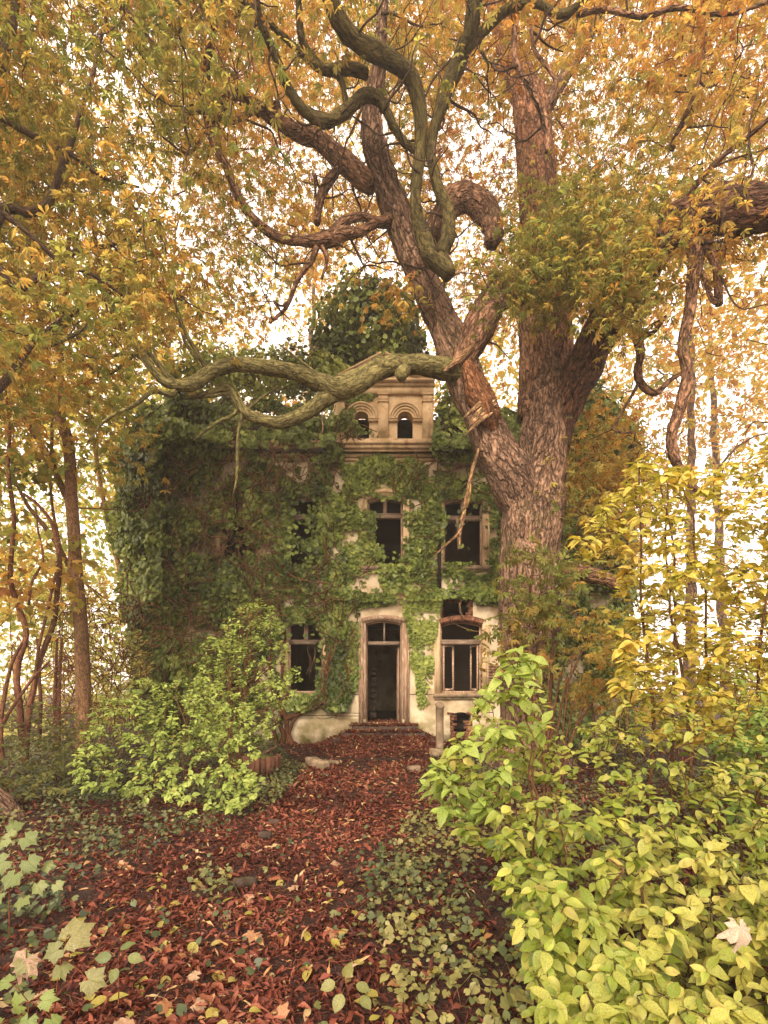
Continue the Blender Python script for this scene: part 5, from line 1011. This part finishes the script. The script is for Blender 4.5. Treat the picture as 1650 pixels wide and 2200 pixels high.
fallen(105, HI, (.06, .105), [(.36, .29, .05), (.42, .34, .08), (.36, .34, .07), (.42, .32, .13)], "small rounded yellow leaf lying flat on the dark red litter of the path", pf, 2.15, 4.6, 'y', "yellow leaves fallen on the path", .035, .22, .9)
fallen(125, CURL, (.07, .125), [(.12, .028, .016), (.20, .055, .028), (.28, .10, .05)], "curled rust-red chestnut leaflet lying on the path", lambda x, y: soft_path(x, y), 2.15, 5.2, 'r', "rust-red leaflets fallen on the path", .03, .4, .8)
fallen(30, MAPLE, (.06, .10), [(.36, .22, .12), (.42, .29, .18), (.32, .14, .06)], "pale dry lobed leaf fallen on the path", lambda x, y: soft_path(x, y), 2.2, 6, 'm', "pale lobed leaves fallen on the path", .035, .4, .85)
V, F = lathe([(.002, -.015), (.011, -.010), (.0155, 0), (.013, .009), (.006, .0135), (.001, .0145)], 10)
ck = mesh_from("conker", V, F, np.full(V.shape, 1.0) * np.array([.11, .022, .014]), V, True); mc = leafmat("conker_skin", 0, .22, .6); ck.materials.append(mc)
for p in on_ground(26, lambda x, y: soft_path(x, y) & (x > 300), 2.3, 4.2):
    o = link("conker", ck, None, label="glossy brown conker lying among the fallen leaves", category="conker", group="conkers on the path"); o.location = p + [0, 0, .025]; o.scale = [rng.uniform(.9, 1.25)] * 3; o.rotation_euler = rng.uniform(0, 3, 3)

# ------------------------------------------------------------------ shrubs
def shoots(C, D, K, sp, size, droop=.4):
    """leafy shoots: K pairs of leaves along a short drooping axis from every clump point"""
    n = len(C); D = nrm(D); up = np.array([0, 0, 1.]); side = nrm(np.cross(D, up) + 1e-4); ps, ns, hs, ss, ax = [], [], [], [], []
    ph = rng.uniform(0, 1.5, n)
    for k in range(K):
        s_ = (k - K * .4) * sp; q = C + D * s_[..., None] if np.ndim(s_) else C + D * s_; q = q + np.array([0, 0, -1]) * (droop * (k / K) ** 2 * sp * K * .5); ax.append(q)
        for sg in (-1, 1):
            a_ = ph + (k % 2) * 1.1; sd = side * np.cos(a_ * .6)[:, None] + np.cross(D, side) * np.sin(a_ * .6)[:, None]
            h = sd * sg + D * (.45 + .5 * k / K) + rng.normal(size=(n, 3)) * .18; h[:, 2] -= .15; ps.append(q + nrm(h) * size * .12); hs.append(h)
            ns.append(np.array([0, -.35, 1]) + D * .2 + rng.normal(size=(n, 3)) * .33); ss.append(np.full(n, 1.0) * (.72 + .4 * math.sin(math.pi * (k + .7) / (K + .6))) * rng.uniform(.55, 1.2, n))
    ps.append(ax[-1]); hs.append(D + rng.normal(size=(n, 3)) * .2 + [0, 0, -.3]); ns.append(np.array([0, -.4, 1]) + rng.normal(size=(n, 3)) * .3); ss.append(np.full(n, .8))
    return np.concatenate(ps), np.concatenate(ns), np.concatenate(hs), np.concatenate(ss) * size, np.stack(ax, 1)
def shrub(name, label, cat, C, base, size, cols, seed, K=4, tm=HI, mat=None, n_obj=0, D=None, bias=0, stemr=.008, spc=.45, tintstem=(1.5, 1.2, .85), rpm=.005, loose=LO, ctr=None, droop=.4):
    t = thing(name, label, cat, (base[:, 0].mean(), base[:, 1].mean(), 0)); s_ = Skel(); n = len(C)
    if D is None:
        ctr = base.mean(0) if ctr is None else ctr; D = nrm(nrm(C - ctr) * 1.0 + rng.normal(size=(n, 3)) * .55 + np.array([0, -.25, .1]))
    hh = C[:, 2].max()
    for i, b in enumerate(base):
        d = np.linalg.norm((C - b)[:, :2], axis=1); j = int(np.argsort(d - .6 * C[:, 2])[min(n - 1, int(rng.integers(0, max(1, min(8, n)))))]); e = C[j]
        m = 9; tt_ = np.linspace(0, 1, m)[:, None]; P = b * (1 - tt_) + e * tt_ + np.array([0, 0, 1]) * .12 * np.sin(tt_ * 3.14) * hh + rng.normal(size=(m, 3)) * .035 * np.sin(tt_ * 3.1)
        P = smooth_path(P, .08); V, F, b_ = tube(P, np.linspace(stemr, stemr * .4, len(P)), 7, .1, seed); a = Acc(); a.add(V, F, tintstem, b_); a.build("stem", M_TWIG, t, smooth=True); s_.add(P)
    tw = Acc(); grow(tw, s_, C, rpm, .0022, .08, stemr * .7, 4)
    P, N, H, sz, ax = shoots(C, D, K, size * spc, size, droop)
    for q in ax: V, F, b_ = tube(q, .0025, 3); tw.add(V, F, tintstem, b_)
    tw.build("twigs", M_TWIG, t, smooth=True, kind="stuff")
    k = P[:, 2] > gz(P[:, 0], P[:, 1]) + .01; P, N, H, sz = P[k], N[k], H[k], sz[k]; m = len(P)
    tv = .5 + (vn(P, 1.4, seed) - .5) * .8 + rng.normal(size=m) * .22 + bias; c = pal(tv, cols) * rng.uniform(.85, 1.12, (m, 1)); tp = c * np.array([1.0, .93, .8])
    old = rng.uniform(size=m) < .04; c[old] = c[old] * .4 + np.array([.32, .20, .05]) * .6
    mat = mat or M_SHR; px, py = proj(P); vis = (px > -20) & (px < 1670) & (py < 2220) & (P[:, 1] > .8); rank = np.argsort(np.where(vis, P[:, 1] / sz, 1e9)); ob = np.zeros(m, bool); ob[rank[:n_obj]] = True; ob &= vis
    if n_obj: leaf_objects("leaf", tm, P[ob], N[ob], H[ob], sz[ob], c[ob], mat, t, tp[ob], name + str(seed), 9)
    a = Acc(); r = ~ob; near = r & (sz / P[:, 1] > .012); scatter(a, tm, P[near], N[near], H[near], sz[near], c[near], tp[near]); r &= ~near
    scatter(a, loose, P[r], N[r], H[r], sz[r], c[r]); a.build("foliage", mat, t, kind="stuff", smooth=False); return t
def poly_pts(n, poly, Yf, wgt=None):
    poly_ = np.array(poly); lo, hi = poly_.min(0), poly_.max(0); out = []; tot = 0
    while tot < n:
        px = rng.uniform(lo[0], hi[0], 3000); py = rng.uniform(lo[1], hi[1], 3000); k = inpoly(px, py, poly)
        if wgt is not None: k &= rng.uniform(size=3000) < wgt(px, py)
        P = W3(px, py, Yf(px, py, rng.uniform(size=3000)))[k]; P = P[P[:, 2] > gz(P[:, 0], P[:, 1]) + .08]; out.append(P); tot += len(P)
    return np.concatenate(out)[:n]
def bases(pts): return np.array([[W(p, 1500, Y)[0], Y, float(gz(W(p, 1500, Y)[0], Y)) - .02] for p, Y in pts])
YG = [(.10, .16, .02), (.20, .26, .03), (.29, .33, .06), (.37, .37, .08), (.41, .36, .09)]
RS = [(1190, 2230), (1120, 2020), (1085, 1860), (1010, 1790), (935, 1700), (955, 1610), (1015, 1560), (1050, 1470), (1085, 1425), (1150, 1450), (1185, 1570), (1230, 1580), (1290, 1520), (1350, 1480), (1400, 1430), (1450, 1360), (1660, 1320), (2000, 1380), (2100, 2300), (1300, 2500)]
Yr = lambda x, y, u: np.interp(y, [1370, 1500, 1700, 1900, 2200, 2500], [5.0, 4.4, 3.2, 2.5, 2.0, 1.75]) * (.86 + .55 * u ** 1.5)
C = poly_pts(1250, RS, Yr, lambda x, y: np.interp(y, [1400, 1700, 2200], [.45, .7, 1]))
shrub("yellow_green_shrub", "broad yellow-green shrub filling the lower right corner with veined oval leaves", "shrub", C, bases([(1150, 3.2), (1230, 2.6), (1320, 2.3), (1420, 2.2), (1250, 3.8), (1450, 3.2), (1550, 2.6), (1700, 2.4), (1350, 4.4), (1600, 4), (1150, 4), (1850, 3)]), .07, YG, 600, K=4, n_obj=300, stemr=.009)
# the taller loose front spray at the left end of that bank
C = poly_pts(44, [(925, 1715), (960, 1610), (1020, 1545), (1015, 1480), (1060, 1420), (1110, 1405), (1150, 1430), (1165, 1540), (1130, 1640), (1090, 1740), (1020, 1790)], lambda x, y, u: 2.7 + .7 * u)
shrub("leaning_shrub", "tall light-green shrub leaning in front of the big trunk beside the right ground-floor window", "shrub", C, bases([(1170, 3.1), (1180, 3.2), (1160, 3.0)]), .092, [(.17, .26, .05), (.26, .35, .07), (.35, .42, .10)], 601, K=4, n_obj=150, stemr=.009)
TALL = [(1235, 1190), (1260, 1090), (1330, 1050), (1345, 990), (1400, 965), (1480, 1010), (1560, 985), (1650, 940), (1950, 850), (2000, 1600), (1650, 1600), (1420, 1590), (1340, 1500), (1330, 1360), (1300, 1330), (1330, 1250)]
def tallw(x, y): return gapf(x, y, .55) * np.clip((x - 1210) / 160, .35, 1)
C = poly_pts(1250, TALL, lambda x, y, u: 4.4 + 2.6 * u, tallw)
shrub("tall_shrub", "tall yellowing shrub with drooping oval leaves right of the house against white sky", "shrub", C, bases([(1400, 5), (1450, 5.6), (1500, 4.8), (1550, 5.5), (1620, 5), (1700, 5.2), (1800, 5.6), (1900, 5)]), .105, [(.32, .32, .05), (.46, .42, .07), (.56, .45, .09), (.58, .40, .09)], 602, K=4, n_obj=200, stemr=.02, rpm=.006, droop=.9)
# chestnut regrowth at the trunk foot
C = poly_pts(52, [(1045, 1340), (1085, 1240), (1130, 1180), (1220, 1190), (1260, 1260), (1330, 1340), (1390, 1410), (1380, 1500), (1290, 1540), (1200, 1500), (1100, 1480), (1050, 1440)], lambda x, y, u: 8.3 + 1.3 * u)
t_ = thing("chestnut_suckers", "olive and rusty chestnut shoots growing up round the foot of the big trunk", "young shoots", (W(1200, 1500, 9.2)[0], 9.2, 0)); s_ = Skel()
for k, p in enumerate([[(1180, 1660, 4, 9.2), (1178, 1560, 4, 9.2), (1185, 1450, 3, 9.1), (1190, 1350, 2, 9)], [(1190, 1660, 4, 9.2), (1200, 1560, 3, 9.1), (1215, 1480, 3, 9), (1250, 1400, 2, 8.9)], [(1170, 1660, 4, 9.3), (1150, 1520, 3, 9.2), (1120, 1420, 3, 9.1), (1090, 1330, 2, 9)], [(1200, 1660, 4, 9), (1240, 1560, 3, 9), (1300, 1480, 3, 8.9), (1350, 1430, 2, 8.8)], [(1150, 1350, 3, 9.3), (1140, 1280, 3, 9.2), (1150, 1200, 2, 9.1)]]):
    limb(t_, "stem", M_TWIG, p, sides=7, seed=620 + k, step=.08, skel=s_, tint=(1.5, 1.15, .9))
tw = Acc(); grow(tw, s_, C, .004, .003, .1, .012, reach=3); tw.build("twigs", M_TWIG, t_, smooth=True, kind="stuff")
cr = Acc(); crown(cr, C, 12, .2, .12, .5, 31, drop=.9); cr.build("foliage", M_CAN, t_, kind="stuff")
# bare whippy twigs in front of it
t_ = thing("bare_bush", "bare reddish whippy stems standing upright before the big trunk", "bush", (W(1185, 1640, 7)[0], 7, 0))
for k in range(10):
    x0 = 1180 + rng.normal() * 8; x1 = x0 + rng.normal() * 55; yt_ = rng.uniform(1380, 1520); limb(t_, "stem", M_TWIG, [(x0, 1735, 2.4, 7), ((x0 * 2 + x1) / 3 + rng.normal() * 4, 1640, 1.9, 7), ((x0 + x1 * 2) / 3 + rng.normal() * 5, (1640 + yt_) / 2, 1.5, 7), (x1, yt_, .9, 7)], sides=5, seed=640 + k, step=.08, tint=(1.7, 1.15, .9))
LG = [(.14, .20, .045), (.24, .32, .07), (.33, .42, .10), (.42, .50, .14)]
C = poly_pts(330, [(400, 1520), (430, 1400), (470, 1350), (510, 1305), (560, 1285), (590, 1310), (610, 1380), (640, 1440), (650, 1490), (610, 1520), (590, 1580), (540, 1600), (480, 1590)], lambda x, y, u: 9 + 1.7 * u)
shrub("light_green_shrub", "tall light-green leafy shrub half hiding the left ground-floor window", "shrub", C, bases([(495, 9.8), (505, 9.9), (515, 9.7), (490, 10.1), (480, 9.9)]), .085, LG, 603, K=4, mat=M_SH2, n_obj=0, stemr=.022, tintstem=(2, 1.3, 1), bias=.2)
C = poly_pts(430, [(150, 1640), (185, 1570), (215, 1490), (300, 1450), (380, 1460), (440, 1450), (520, 1500), (565, 1560), (540, 1640), (565, 1700), (520, 1735), (440, 1750), (300, 1705), (180, 1690)], lambda x, y, u: np.interp(y, [1450, 1600, 1740], [8.6, 7.6, 6.4]) * (.95 + .22 * u))
shrub("light_green_shrub", "low spreading pale green shrub in front of the slim left tree", "shrub", C, bases([(250, 7.8), (330, 8), (400, 7.8), (460, 7.6), (300, 8.4), (500, 7.9), (220, 8)]), .085, LG, 604, K=4, mat=M_SH2, n_obj=120, stemr=.012, bias=.05)
C = poly_pts(300, [(-60, 1690), (-60, 1540), (40, 1500), (140, 1520), (190, 1560), (180, 1680), (100, 1720), (0, 1730)], lambda x, y, u: np.interp(y, [1500, 1730], [10.5, 6.8]) * (.95 + .2 * u))
shrub("undergrowth_shrub", "dull olive undergrowth shrub at the left edge below the crooked saplings", "shrub", C, bases([(-20, 8.5), (60, 8.8), (120, 9), (160, 8.8), (20, 8)]), .085, [(.07, .085, .025), (.12, .13, .035), (.19, .19, .05)], 605, K=4, mat=M_SH2, stemr=.01)
C = poly_pts(150, [(180, 1560), (220, 1440), (300, 1330), (330, 1420), (320, 1500), (260, 1560)], lambda x, y, u: 12.5 + 1.5 * u)
shrub("background_bush", "sunlit pale yellow bush between the slim tree and the ivied house corner", "bush", C, bases([(240, 13), (280, 13.4), (210, 13)]), .12, [(.3, .33, .08), (.45, .44, .12), (.5, .46, .14)], 606, K=3, mat=M_SH2, stemr=.015)
C = poly_pts(520, [(-120, 1080), (120, 1180), (330, 1240), (330, 1500), (200, 1590), (-120, 1590)], lambda x, y, u: 14.5 + 3.5 * u)
shrub("background_bush", "broad hazy yellow-green thicket filling the left background below the trees", "bush", C, bases([(-60, 16), (40, 15.5), (120, 16.5), (200, 16), (280, 17)]), .17, [(.40, .40, .11), (.55, .52, .17), (.62, .55, .22)], 608, K=3, mat=M_SH2, stemr=.02)
C = poly_pts(260, [(1215, 1330), (1300, 1360), (1420, 1380), (1700, 1370), (1800, 1610), (1215, 1610)], lambda x, y, u: 9.5 + 3 * u)
shrub("background_bush", "dull green bush behind the tall yellow shrub right of the big trunk", "bush", C, bases([(1280, 11), (1350, 11.5), (1450, 11), (1560, 11.5), (1660, 11)]), .13, [(.10, .11, .03), (.19, .19, .05), (.30, .28, .08)], 609, K=3, mat=M_SH2, stemr=.016)
C = poly_pts(110, [(1530, 1560), (1700, 1500), (1750, 1800), (1650, 1850), (1540, 1720)], lambda x, y, u: 3.6 + .9 * u)
shrub("green_shrub", "fresh green fine-leaved shrub at the right edge behind the yellow-green one", "shrub", C, bases([(1600, 4), (1660, 4), (1720, 4.1)]), .08, [(.10, .17, .04), (.17, .26, .06), (.24, .33, .08)], 607, K=4, mat=M_SH2, stemr=.01)

# seedlings and sprigs near the camera
def sprig(name, label, cat, pts, leaves_, seed, col, tm=MAPLE, mat=None, r=.004, tint=(2.4, 1.3, .9)):
    P0 = W(*pts[0]); g = float(gz(P0[0], P0[1])); t = thing(name, label, cat, (P0[0], P0[1], g)); s_ = Skel()
    Q = np.concatenate([[[P0[0], P0[1], g - .01]], [W(*p) for p in pts[1:]]]); Q = smooth_path(Q, .03); V, F, b = tube(Q, np.linspace(r, r * .5, len(Q)), 6); a = Acc(); a.add(V, F, tint, b); a.build("stem", M_TWIG, t, smooth=True); s_.add(Q)
    L = np.array([[*W(l[0], l[1], l[2]), l[3] / FPX * l[2]] for l in leaves_]); n = len(L); pet = Acc()
    for q in L:
        b0, d = s_.near(q[:3]); V, F, b = tube(np.array([b0, (b0 + q[:3]) / 2 + [0, 0, .01], q[:3]]), .0018, 4); pet.add(V, F, tint, b)
    pet.build("petioles", M_TWIG, t, smooth=True)
    ang = np.array([math.radians(l[4]) for l in leaves_]); H = np.stack([np.cos(ang), -.25 + 0 * ang, -np.sin(ang)], -1); N = np.array([0, -.75, .7]) + rng.normal(size=(n, 3)) * .25
    c = pal(rng.uniform(size=n), col); leaf_objects("leaf", tm, L[:, :3], N, H, L[:, 3] * (.55 if tm is MAPLE else 1), c, mat or M_SHR, t, c * .8, name + str(seed), 3); return t
SG = [(.12, .16, .05), (.18, .22, .07), (.24, .26, .09)]
sprig("maple_seedling", "pale green maple seedling with big lobed leaves at the left edge", "seedling", [(20, 1985, 3.3), (20, 1900, 3.25), (25, 1800, 3.2)], [(20, 1800, 3.2, 62, -160), (55, 1800, 3.15, 55, 20), (10, 1850, 3.1, 60, 150), (60, 1850, 3.15, 60, 40), (30, 1880, 3.05, 62, 100), (80, 1900, 3.1, 45, 60), (0, 1920, 3.05, 45, 120), (50, 1930, 3.05, 50, 80), (120, 1900, 3.1, 36, 30), (95, 1860, 3.2, 38, -20), (-20, 1800, 3.2, 55, 180), (30, 1780, 3.3, 45, -90)], 1, [(.15, .19, .055), (.22, .26, .085), (.28, .31, .12)])
sprig("maple_sprig", "thin upright maple sprig with ragged half-withered leaves near the left foreground", "seedling", [(105, 2260, 2.1), (120, 2140, 2.08), (135, 2050, 2.06), (145, 2010, 2.05)], [(150, 2015, 2.05, 95, -52), (125, 2040, 2.03, 60, 150), (190, 2105, 2.0, 75, 10), (60, 2070, 2.03, 60, 190), (130, 2075, 2.04, 55, 60)], 2, [(.17, .19, .06), (.26, .24, .09)])
sprig("bramble_seedling", "low green seedling with toothed leaves in the bottom left corner", "seedling", [(60, 2240, 2.0), (60, 2180, 2.0), (65, 2150, 2.0)], [(40, 2160, 2.0, 62, 170), (90, 2150, 1.98, 55, -20), (60, 2190, 1.95, 60, 90), (20, 2110, 2.05, 45, 200), (110, 2190, 1.95, 50, 40), (0, 2200, 1.95, 55, 130)], 3, [(.14, .20, .05), (.24, .30, .08)])
sprig("bramble_seedling", "small three-leaved seedling growing out of the path at left centre", "seedling", [(255, 2090, 2.6), (255, 2060, 2.6), (258, 2045, 2.6)], [(258, 2040, 2.6, 32, -80), (240, 2055, 2.58, 36, 180), (275, 2055, 2.58, 34, 0), (250, 2080, 2.56, 30, 100)], 4, SG, [leaf_hi(.33, .15, .06)], M_SHR)
sprig("bramble_seedling", "bright seedling with paired leaves beside the right margin of the path", "seedling", [(760, 2160, 2.6), (745, 2120, 2.6), (740, 2100, 2.6)], [(740, 2100, 2.6, 34, -60), (720, 2110, 2.58, 34, 160), (765, 2115, 2.58, 34, 20), (735, 2135, 2.56, 38, 110), (775, 2140, 2.56, 34, 60)], 5, [(.20, .22, .07), (.28, .27, .09)], [leaf_hi(.36, .15, .06)], M_SHR)
# curled withered leaf caught on the sprig at left and pale one on the right shrub
def withered(label, px, py, Y, size, ang, col, key):
    p = W(px, py, Y)[None]; H = np.array([[math.cos(ang), -.2, -math.sin(ang)]]); tm = [lobed([(-140, .5), (-100, .62), (-58, .9), (-28, .75), (0, 1), (28, .8), (58, .8), (100, .62), (140, .5)], .2, .8, .16, 9, 1)]
    o = leaf_objects("withered_leaf", tm, p, np.array([[0.1, -.85, .5]]), H, np.array([size / FPX * Y]), np.array([col]), M_LIT, None, np.array([col]) * .8, key, 1, label=label, category="dead leaf")
withered("crumpled pinkish dead leaf hanging from the sprig at the lower left", 55, 2060, 2.03, 52, 1.9, (.30, .20, .13), 'w1')
withered("large pale bleached dead leaf caught on the yellow-green shrub", 1590, 1992, 1.6, 50, 1.7, (.42, .33, .24), 'w2')

# brush pile of dead stems on the left
t_ = thing("brush_pile", "tangled heap of dead reddish brushwood behind the slim left tree", "brush pile", (W(160, 1500, 13)[0], 13, 0)); a = Acc()
for k in range(420):
    c0 = W(rng.normal(175, 70), rng.uniform(1270, 1540), 13 + rng.normal() * .5); d = rdir(1)[0] * np.array([1, .4, .8]); L = rng.uniform(.4, 1.6); m = 6; tt_ = np.linspace(-.5, .5, m)[:, None]
    P = c0 + d * L * tt_ + np.array([0, 0, -1]) * (tt_ ** 2) * L * rng.uniform(.2, 1.2) + rng.normal(size=(m, 3)) * .03; P[:, 2] = np.maximum(P[:, 2], .02); V, F, b = tube(P, rng.uniform(.005, .012), 4); a.add(V, F, np.array([2.4, 1.35, 1.1]) * rng.uniform(.5, 1.2), b)
a.build("dead_stems", M_TWIG, t_, kind="stuff")
a = Acc(); 
for k in range(3):
    c0 = np.array([W(rng.uniform(60, 130), 1500, 13.4)[0], 13.4, 0]); V, F, b = tube(np.array([c0, c0 + [rng.normal() * .1, 0, 1.2], c0 + [rng.normal() * .2, .1, 2.9]]), [.06, .05, .03], 7, .3, k); a.add(V, F, (1.2, .9, .7), b)
a.build("rotten_stakes", M_TWIG, t_)

# ------------------------------------------------------------------ stones, posts, planter, hanging branch
t_ = thing("brick_tub", "low round tub of upright old bricks with moss and debris on top", "planter", (W(562, 1640, 9.6)[0], 9.6, 0)); c0 = np.array(t_.location); R_ = .30
bm = {}
for k in range(20):
    an = k / 20 * 2 * math.pi; h = .36 + rng.uniform(-.03, .03); b = Acc(); b.box(-.035, .035, -.042, .042, 0, h, np.full(3, rng.uniform(.4, .75)), jit=.006); V = b.v[0]; ca, sa = math.cos(an + math.pi / 2), math.sin(an + math.pi / 2)
    q = int(k % 5)
    if q not in bm: me = mesh_from("brick", V, [np.concatenate(x_) for x_ in b.f.values()], b.t[0], V); me.materials.append(M_BRICK); bm[q] = me
    o = link("brick", bm[q], t_); o.location = (R_ * math.cos(an), R_ * math.sin(an), -.02); o.rotation_euler = (rng.normal() * .04, rng.normal() * .04, an + math.pi / 2 + rng.normal() * .06); o.scale = (1.25, 1, 1)
a = Acc(); V, F = lathe([(.285, .27), (.27, .33), (.18, .37), (.08, .395), (.001, .40)], 18, jit=.2, c=c0); a.add(V, F, (1, 1, 1)); a.build("moss_fill", surf("moss", [(.03, .025, .012), (.07, .075, .02), (.11, .12, .03)], 8, bump=1, dist=.02), t_, smooth=True)
a = Acc(); V, F, b = tube(c0 + np.array([[.02, -.1, .38], [.12, 0, .44], [.28, .1, .52]]), [.03, .035, .02], 7, .3, 3); a.add(V, F, (1.6, 1.5, 1.4), b); a.build("rotten_stick", M_TWIG, t_)
def stone_block(name, label, cat, px, py, Y, dims, rz, ry, seed, mat=None):
    p = W(px, py, Y); r = np.random.default_rng(seed); nx, ny, nz = 10, 4, 4; g = np.array([[x, y, z] for x in np.linspace(-.5, .5, nx) for y in np.linspace(-.5, .5, ny) for z in np.linspace(-.5, .5, nz)]); keep = np.max(np.abs(g), 1) > .499
    import bmesh
    bm_ = bmesh.new(); bmesh.ops.create_cube(bm_, size=1); bmesh.ops.scale(bm_, vec=dims, verts=bm_.verts); bmesh.ops.bevel(bm_, geom=bm_.edges[:], offset=min(dims) * .12, segments=2, affect='EDGES'); bmesh.ops.subdivide_edges(bm_, edges=[e for e in bm_.edges if e.calc_length() > .12], cuts=4, use_grid_fill=True)
    V = np.array([v.co[:] for v in bm_.verts]); F4 = [[v.index for v in f.verts] for f in bm_.faces]; bm_.free()
    V = V + (np.stack([vn(V, 5, seed + k) for k in range(3)], -1) - .5) * min(dims) * .28; me = bpy.data.meshes.new(name); me.from_pydata(V.tolist(), [], F4); at = me.attributes.new("tint", 'FLOAT_COLOR', 'POINT'); at.data.foreach_set("color", np.ones(len(V) * 4, np.float32)); me.materials.append(mat or M_STONE)
    for pl in me.polygons: pl.use_smooth = True
    o = link(name, me, None, label=label, category=cat); x, y = p[0], p[1]; o.location = (x, y, float(gz(x, y)) + dims[2] * .42); o.rotation_euler = (0, ry, rz); return o
stone_block("stone_lintel", "long mossy fallen stone block lying across the left edge of the path", "stone block", 682, 1640, 10.6, (.75, .22, .2), -.95, .06, 1)
DS = M_STEP
stone_block("stone", "small flat brown stone half sunk in the middle of the path", "stone", 590, 1782, 6.1, (.14, .1, .07), .3, .05, 2, DS)
stone_block("stone", "small dark stone in the path just below the flat brown one", "stone", 570, 1800, 5.55, (.13, .1, .08), -.2, 0, 3, DS)
stone_block("stone", "dark wedge of stone lying beside the little ivy tuft in the path", "stone", 525, 1890, 4.2, (.2, .1, .09), .9, .2, 4, DS)
stone_block("stone", "pinkish rounded stone at the path edge near the right stone post", "stone", 890, 1655, 9.9, (.22, .16, .16), .4, 0, 5)
stone_block("stone", "pale stone leaning at the foot of the right stone post", "stone", 940, 1608, 12.0, (.35, .25, .22), .2, .2, 6)
stone_block("stone", "chunk of fallen plaster lying behind the long stone block", "stone", 712, 1632, 11.1, (.3, .2, .1), .5, .1, 7)
def post(label, px, Y, h, seed):
    x = W(px, 1500, Y)[0]; t = thing("stone_post", label, "post", (x, Y, float(gz(x, Y)))); V, F = lathe([(.105, -.05), (.10, .2), (.096, h * .6), (.094, h - .15), (.115, h - .13), (.118, h - .09), (.09, h - .06), (.07, h - .02), (.03, h), (.002, h + .004)], 14, jit=.16, c=np.array(t.location)); a = Acc(); a.add(V, F); a.build("shaft", M_STONE, t, smooth=True)
    a = Acc(); V, F = lathe([(.15, -.05), (.15, .05), (.12, .09)], 12, jit=.2, c=np.array(t.location)); a.add(V, F); a.build("foot", M_STONE, t, smooth=True)
post("weathered round stone post with a knob top right of the doorway", 945, 12.4, 1.28, 1)
post("thin pale stone post half hidden in dark ivy right of the big trunk", 1281, 12.2, 1.2, 2)
t_ = thing("hanging_branch", "broken dead branch hanging from the chestnut in front of the upper right window", "branch", W(1024, 980, 9.95)); 
limb(t_, "branch", M_WOODY, [(1030, 965, 4, 9.98), (1018, 1000, 4.2, 9.95), (1008, 1040, 4.6, 9.95), (998, 1085, 4.5, 9.95), (990, 1125, 4.2, 9.95), (987, 1150, 3.8, 9.95), (989, 1172, 3, 9.95)], sides=9, rough=.3, seed=700, step=.04, tint=(.9, .85, .75))
limb(t_, "twig", M_WOODY, [(988, 1140, 4, 9.95), (975, 1155, 3.2, 9.95), (955, 1172, 2.6, 9.95), (935, 1190, 1.4, 9.95)], sides=7, rough=.3, seed=701, step=.04, tint=(1, .9, .8))
limb(t_, "bark_strip", M_WOODY, [(1012, 1040, 2.5, 9.93), (1010, 1065, 4.5, 9.93), (1005, 1090, 1, 9.93)], sides=5, rough=.4, seed=702, step=.03, tint=(1.1, 1.1, .7))
t_ = thing("hanging_branch", "thin dead twig dangling from the mossy limb before the ivied wall", "branch", W(693, 868, 9.34)); limb(t_, "twig", M_WOODY, [(693, 866, 1.6, 9.34), (692, 895, 1.6, 9.34), (694, 920, 1.4, 9.34), (689, 932, 1, 9.34)], sides=6, seed=703, step=.03)
t_ = thing("bare_vine", "bare ivy stem hooking through the broken hole over the right ground-floor window", "vine", W(990, 1330, FY - .05)); limb(t_, "stem", M_WOODY, [(992, 1328, 2.6, FY - .06), (988, 1310, 2.4, FY - .08), (989, 1292, 2.2, FY - .1), (1000, 1282, 2, FY - .12), (1020, 1279, 1.4, FY - .12)], sides=7, rough=.2, seed=704, step=.05, tint=(1, .95, .9))
limb(t_, "tendril", M_WOODY, [(972, 1337, 1, FY - .05), (1000, 1350, 1, FY - .08), (1025, 1357, .8, FY - .1), (1045, 1352, .6, FY - .12)], sides=5, seed=705, step=.05)
t_ = thing("bare_vine", "dry tangled vine dangling inside the left ground-floor window", "vine", W(672, 1385, FY + .05))
for k, p in enumerate([[(665, 1382), (662, 1400), (668, 1420), (662, 1440), (658, 1450)], [(672, 1382), (676, 1405), (670, 1430), (664, 1452)], [(680, 1382), (676, 1420), (680, 1450), (677, 1480)]]): limb(t_, "stem", M_WOODY, [(q[0], q[1], .8, FY + .04) for q in p], sides=4, seed=710 + k, step=.05)
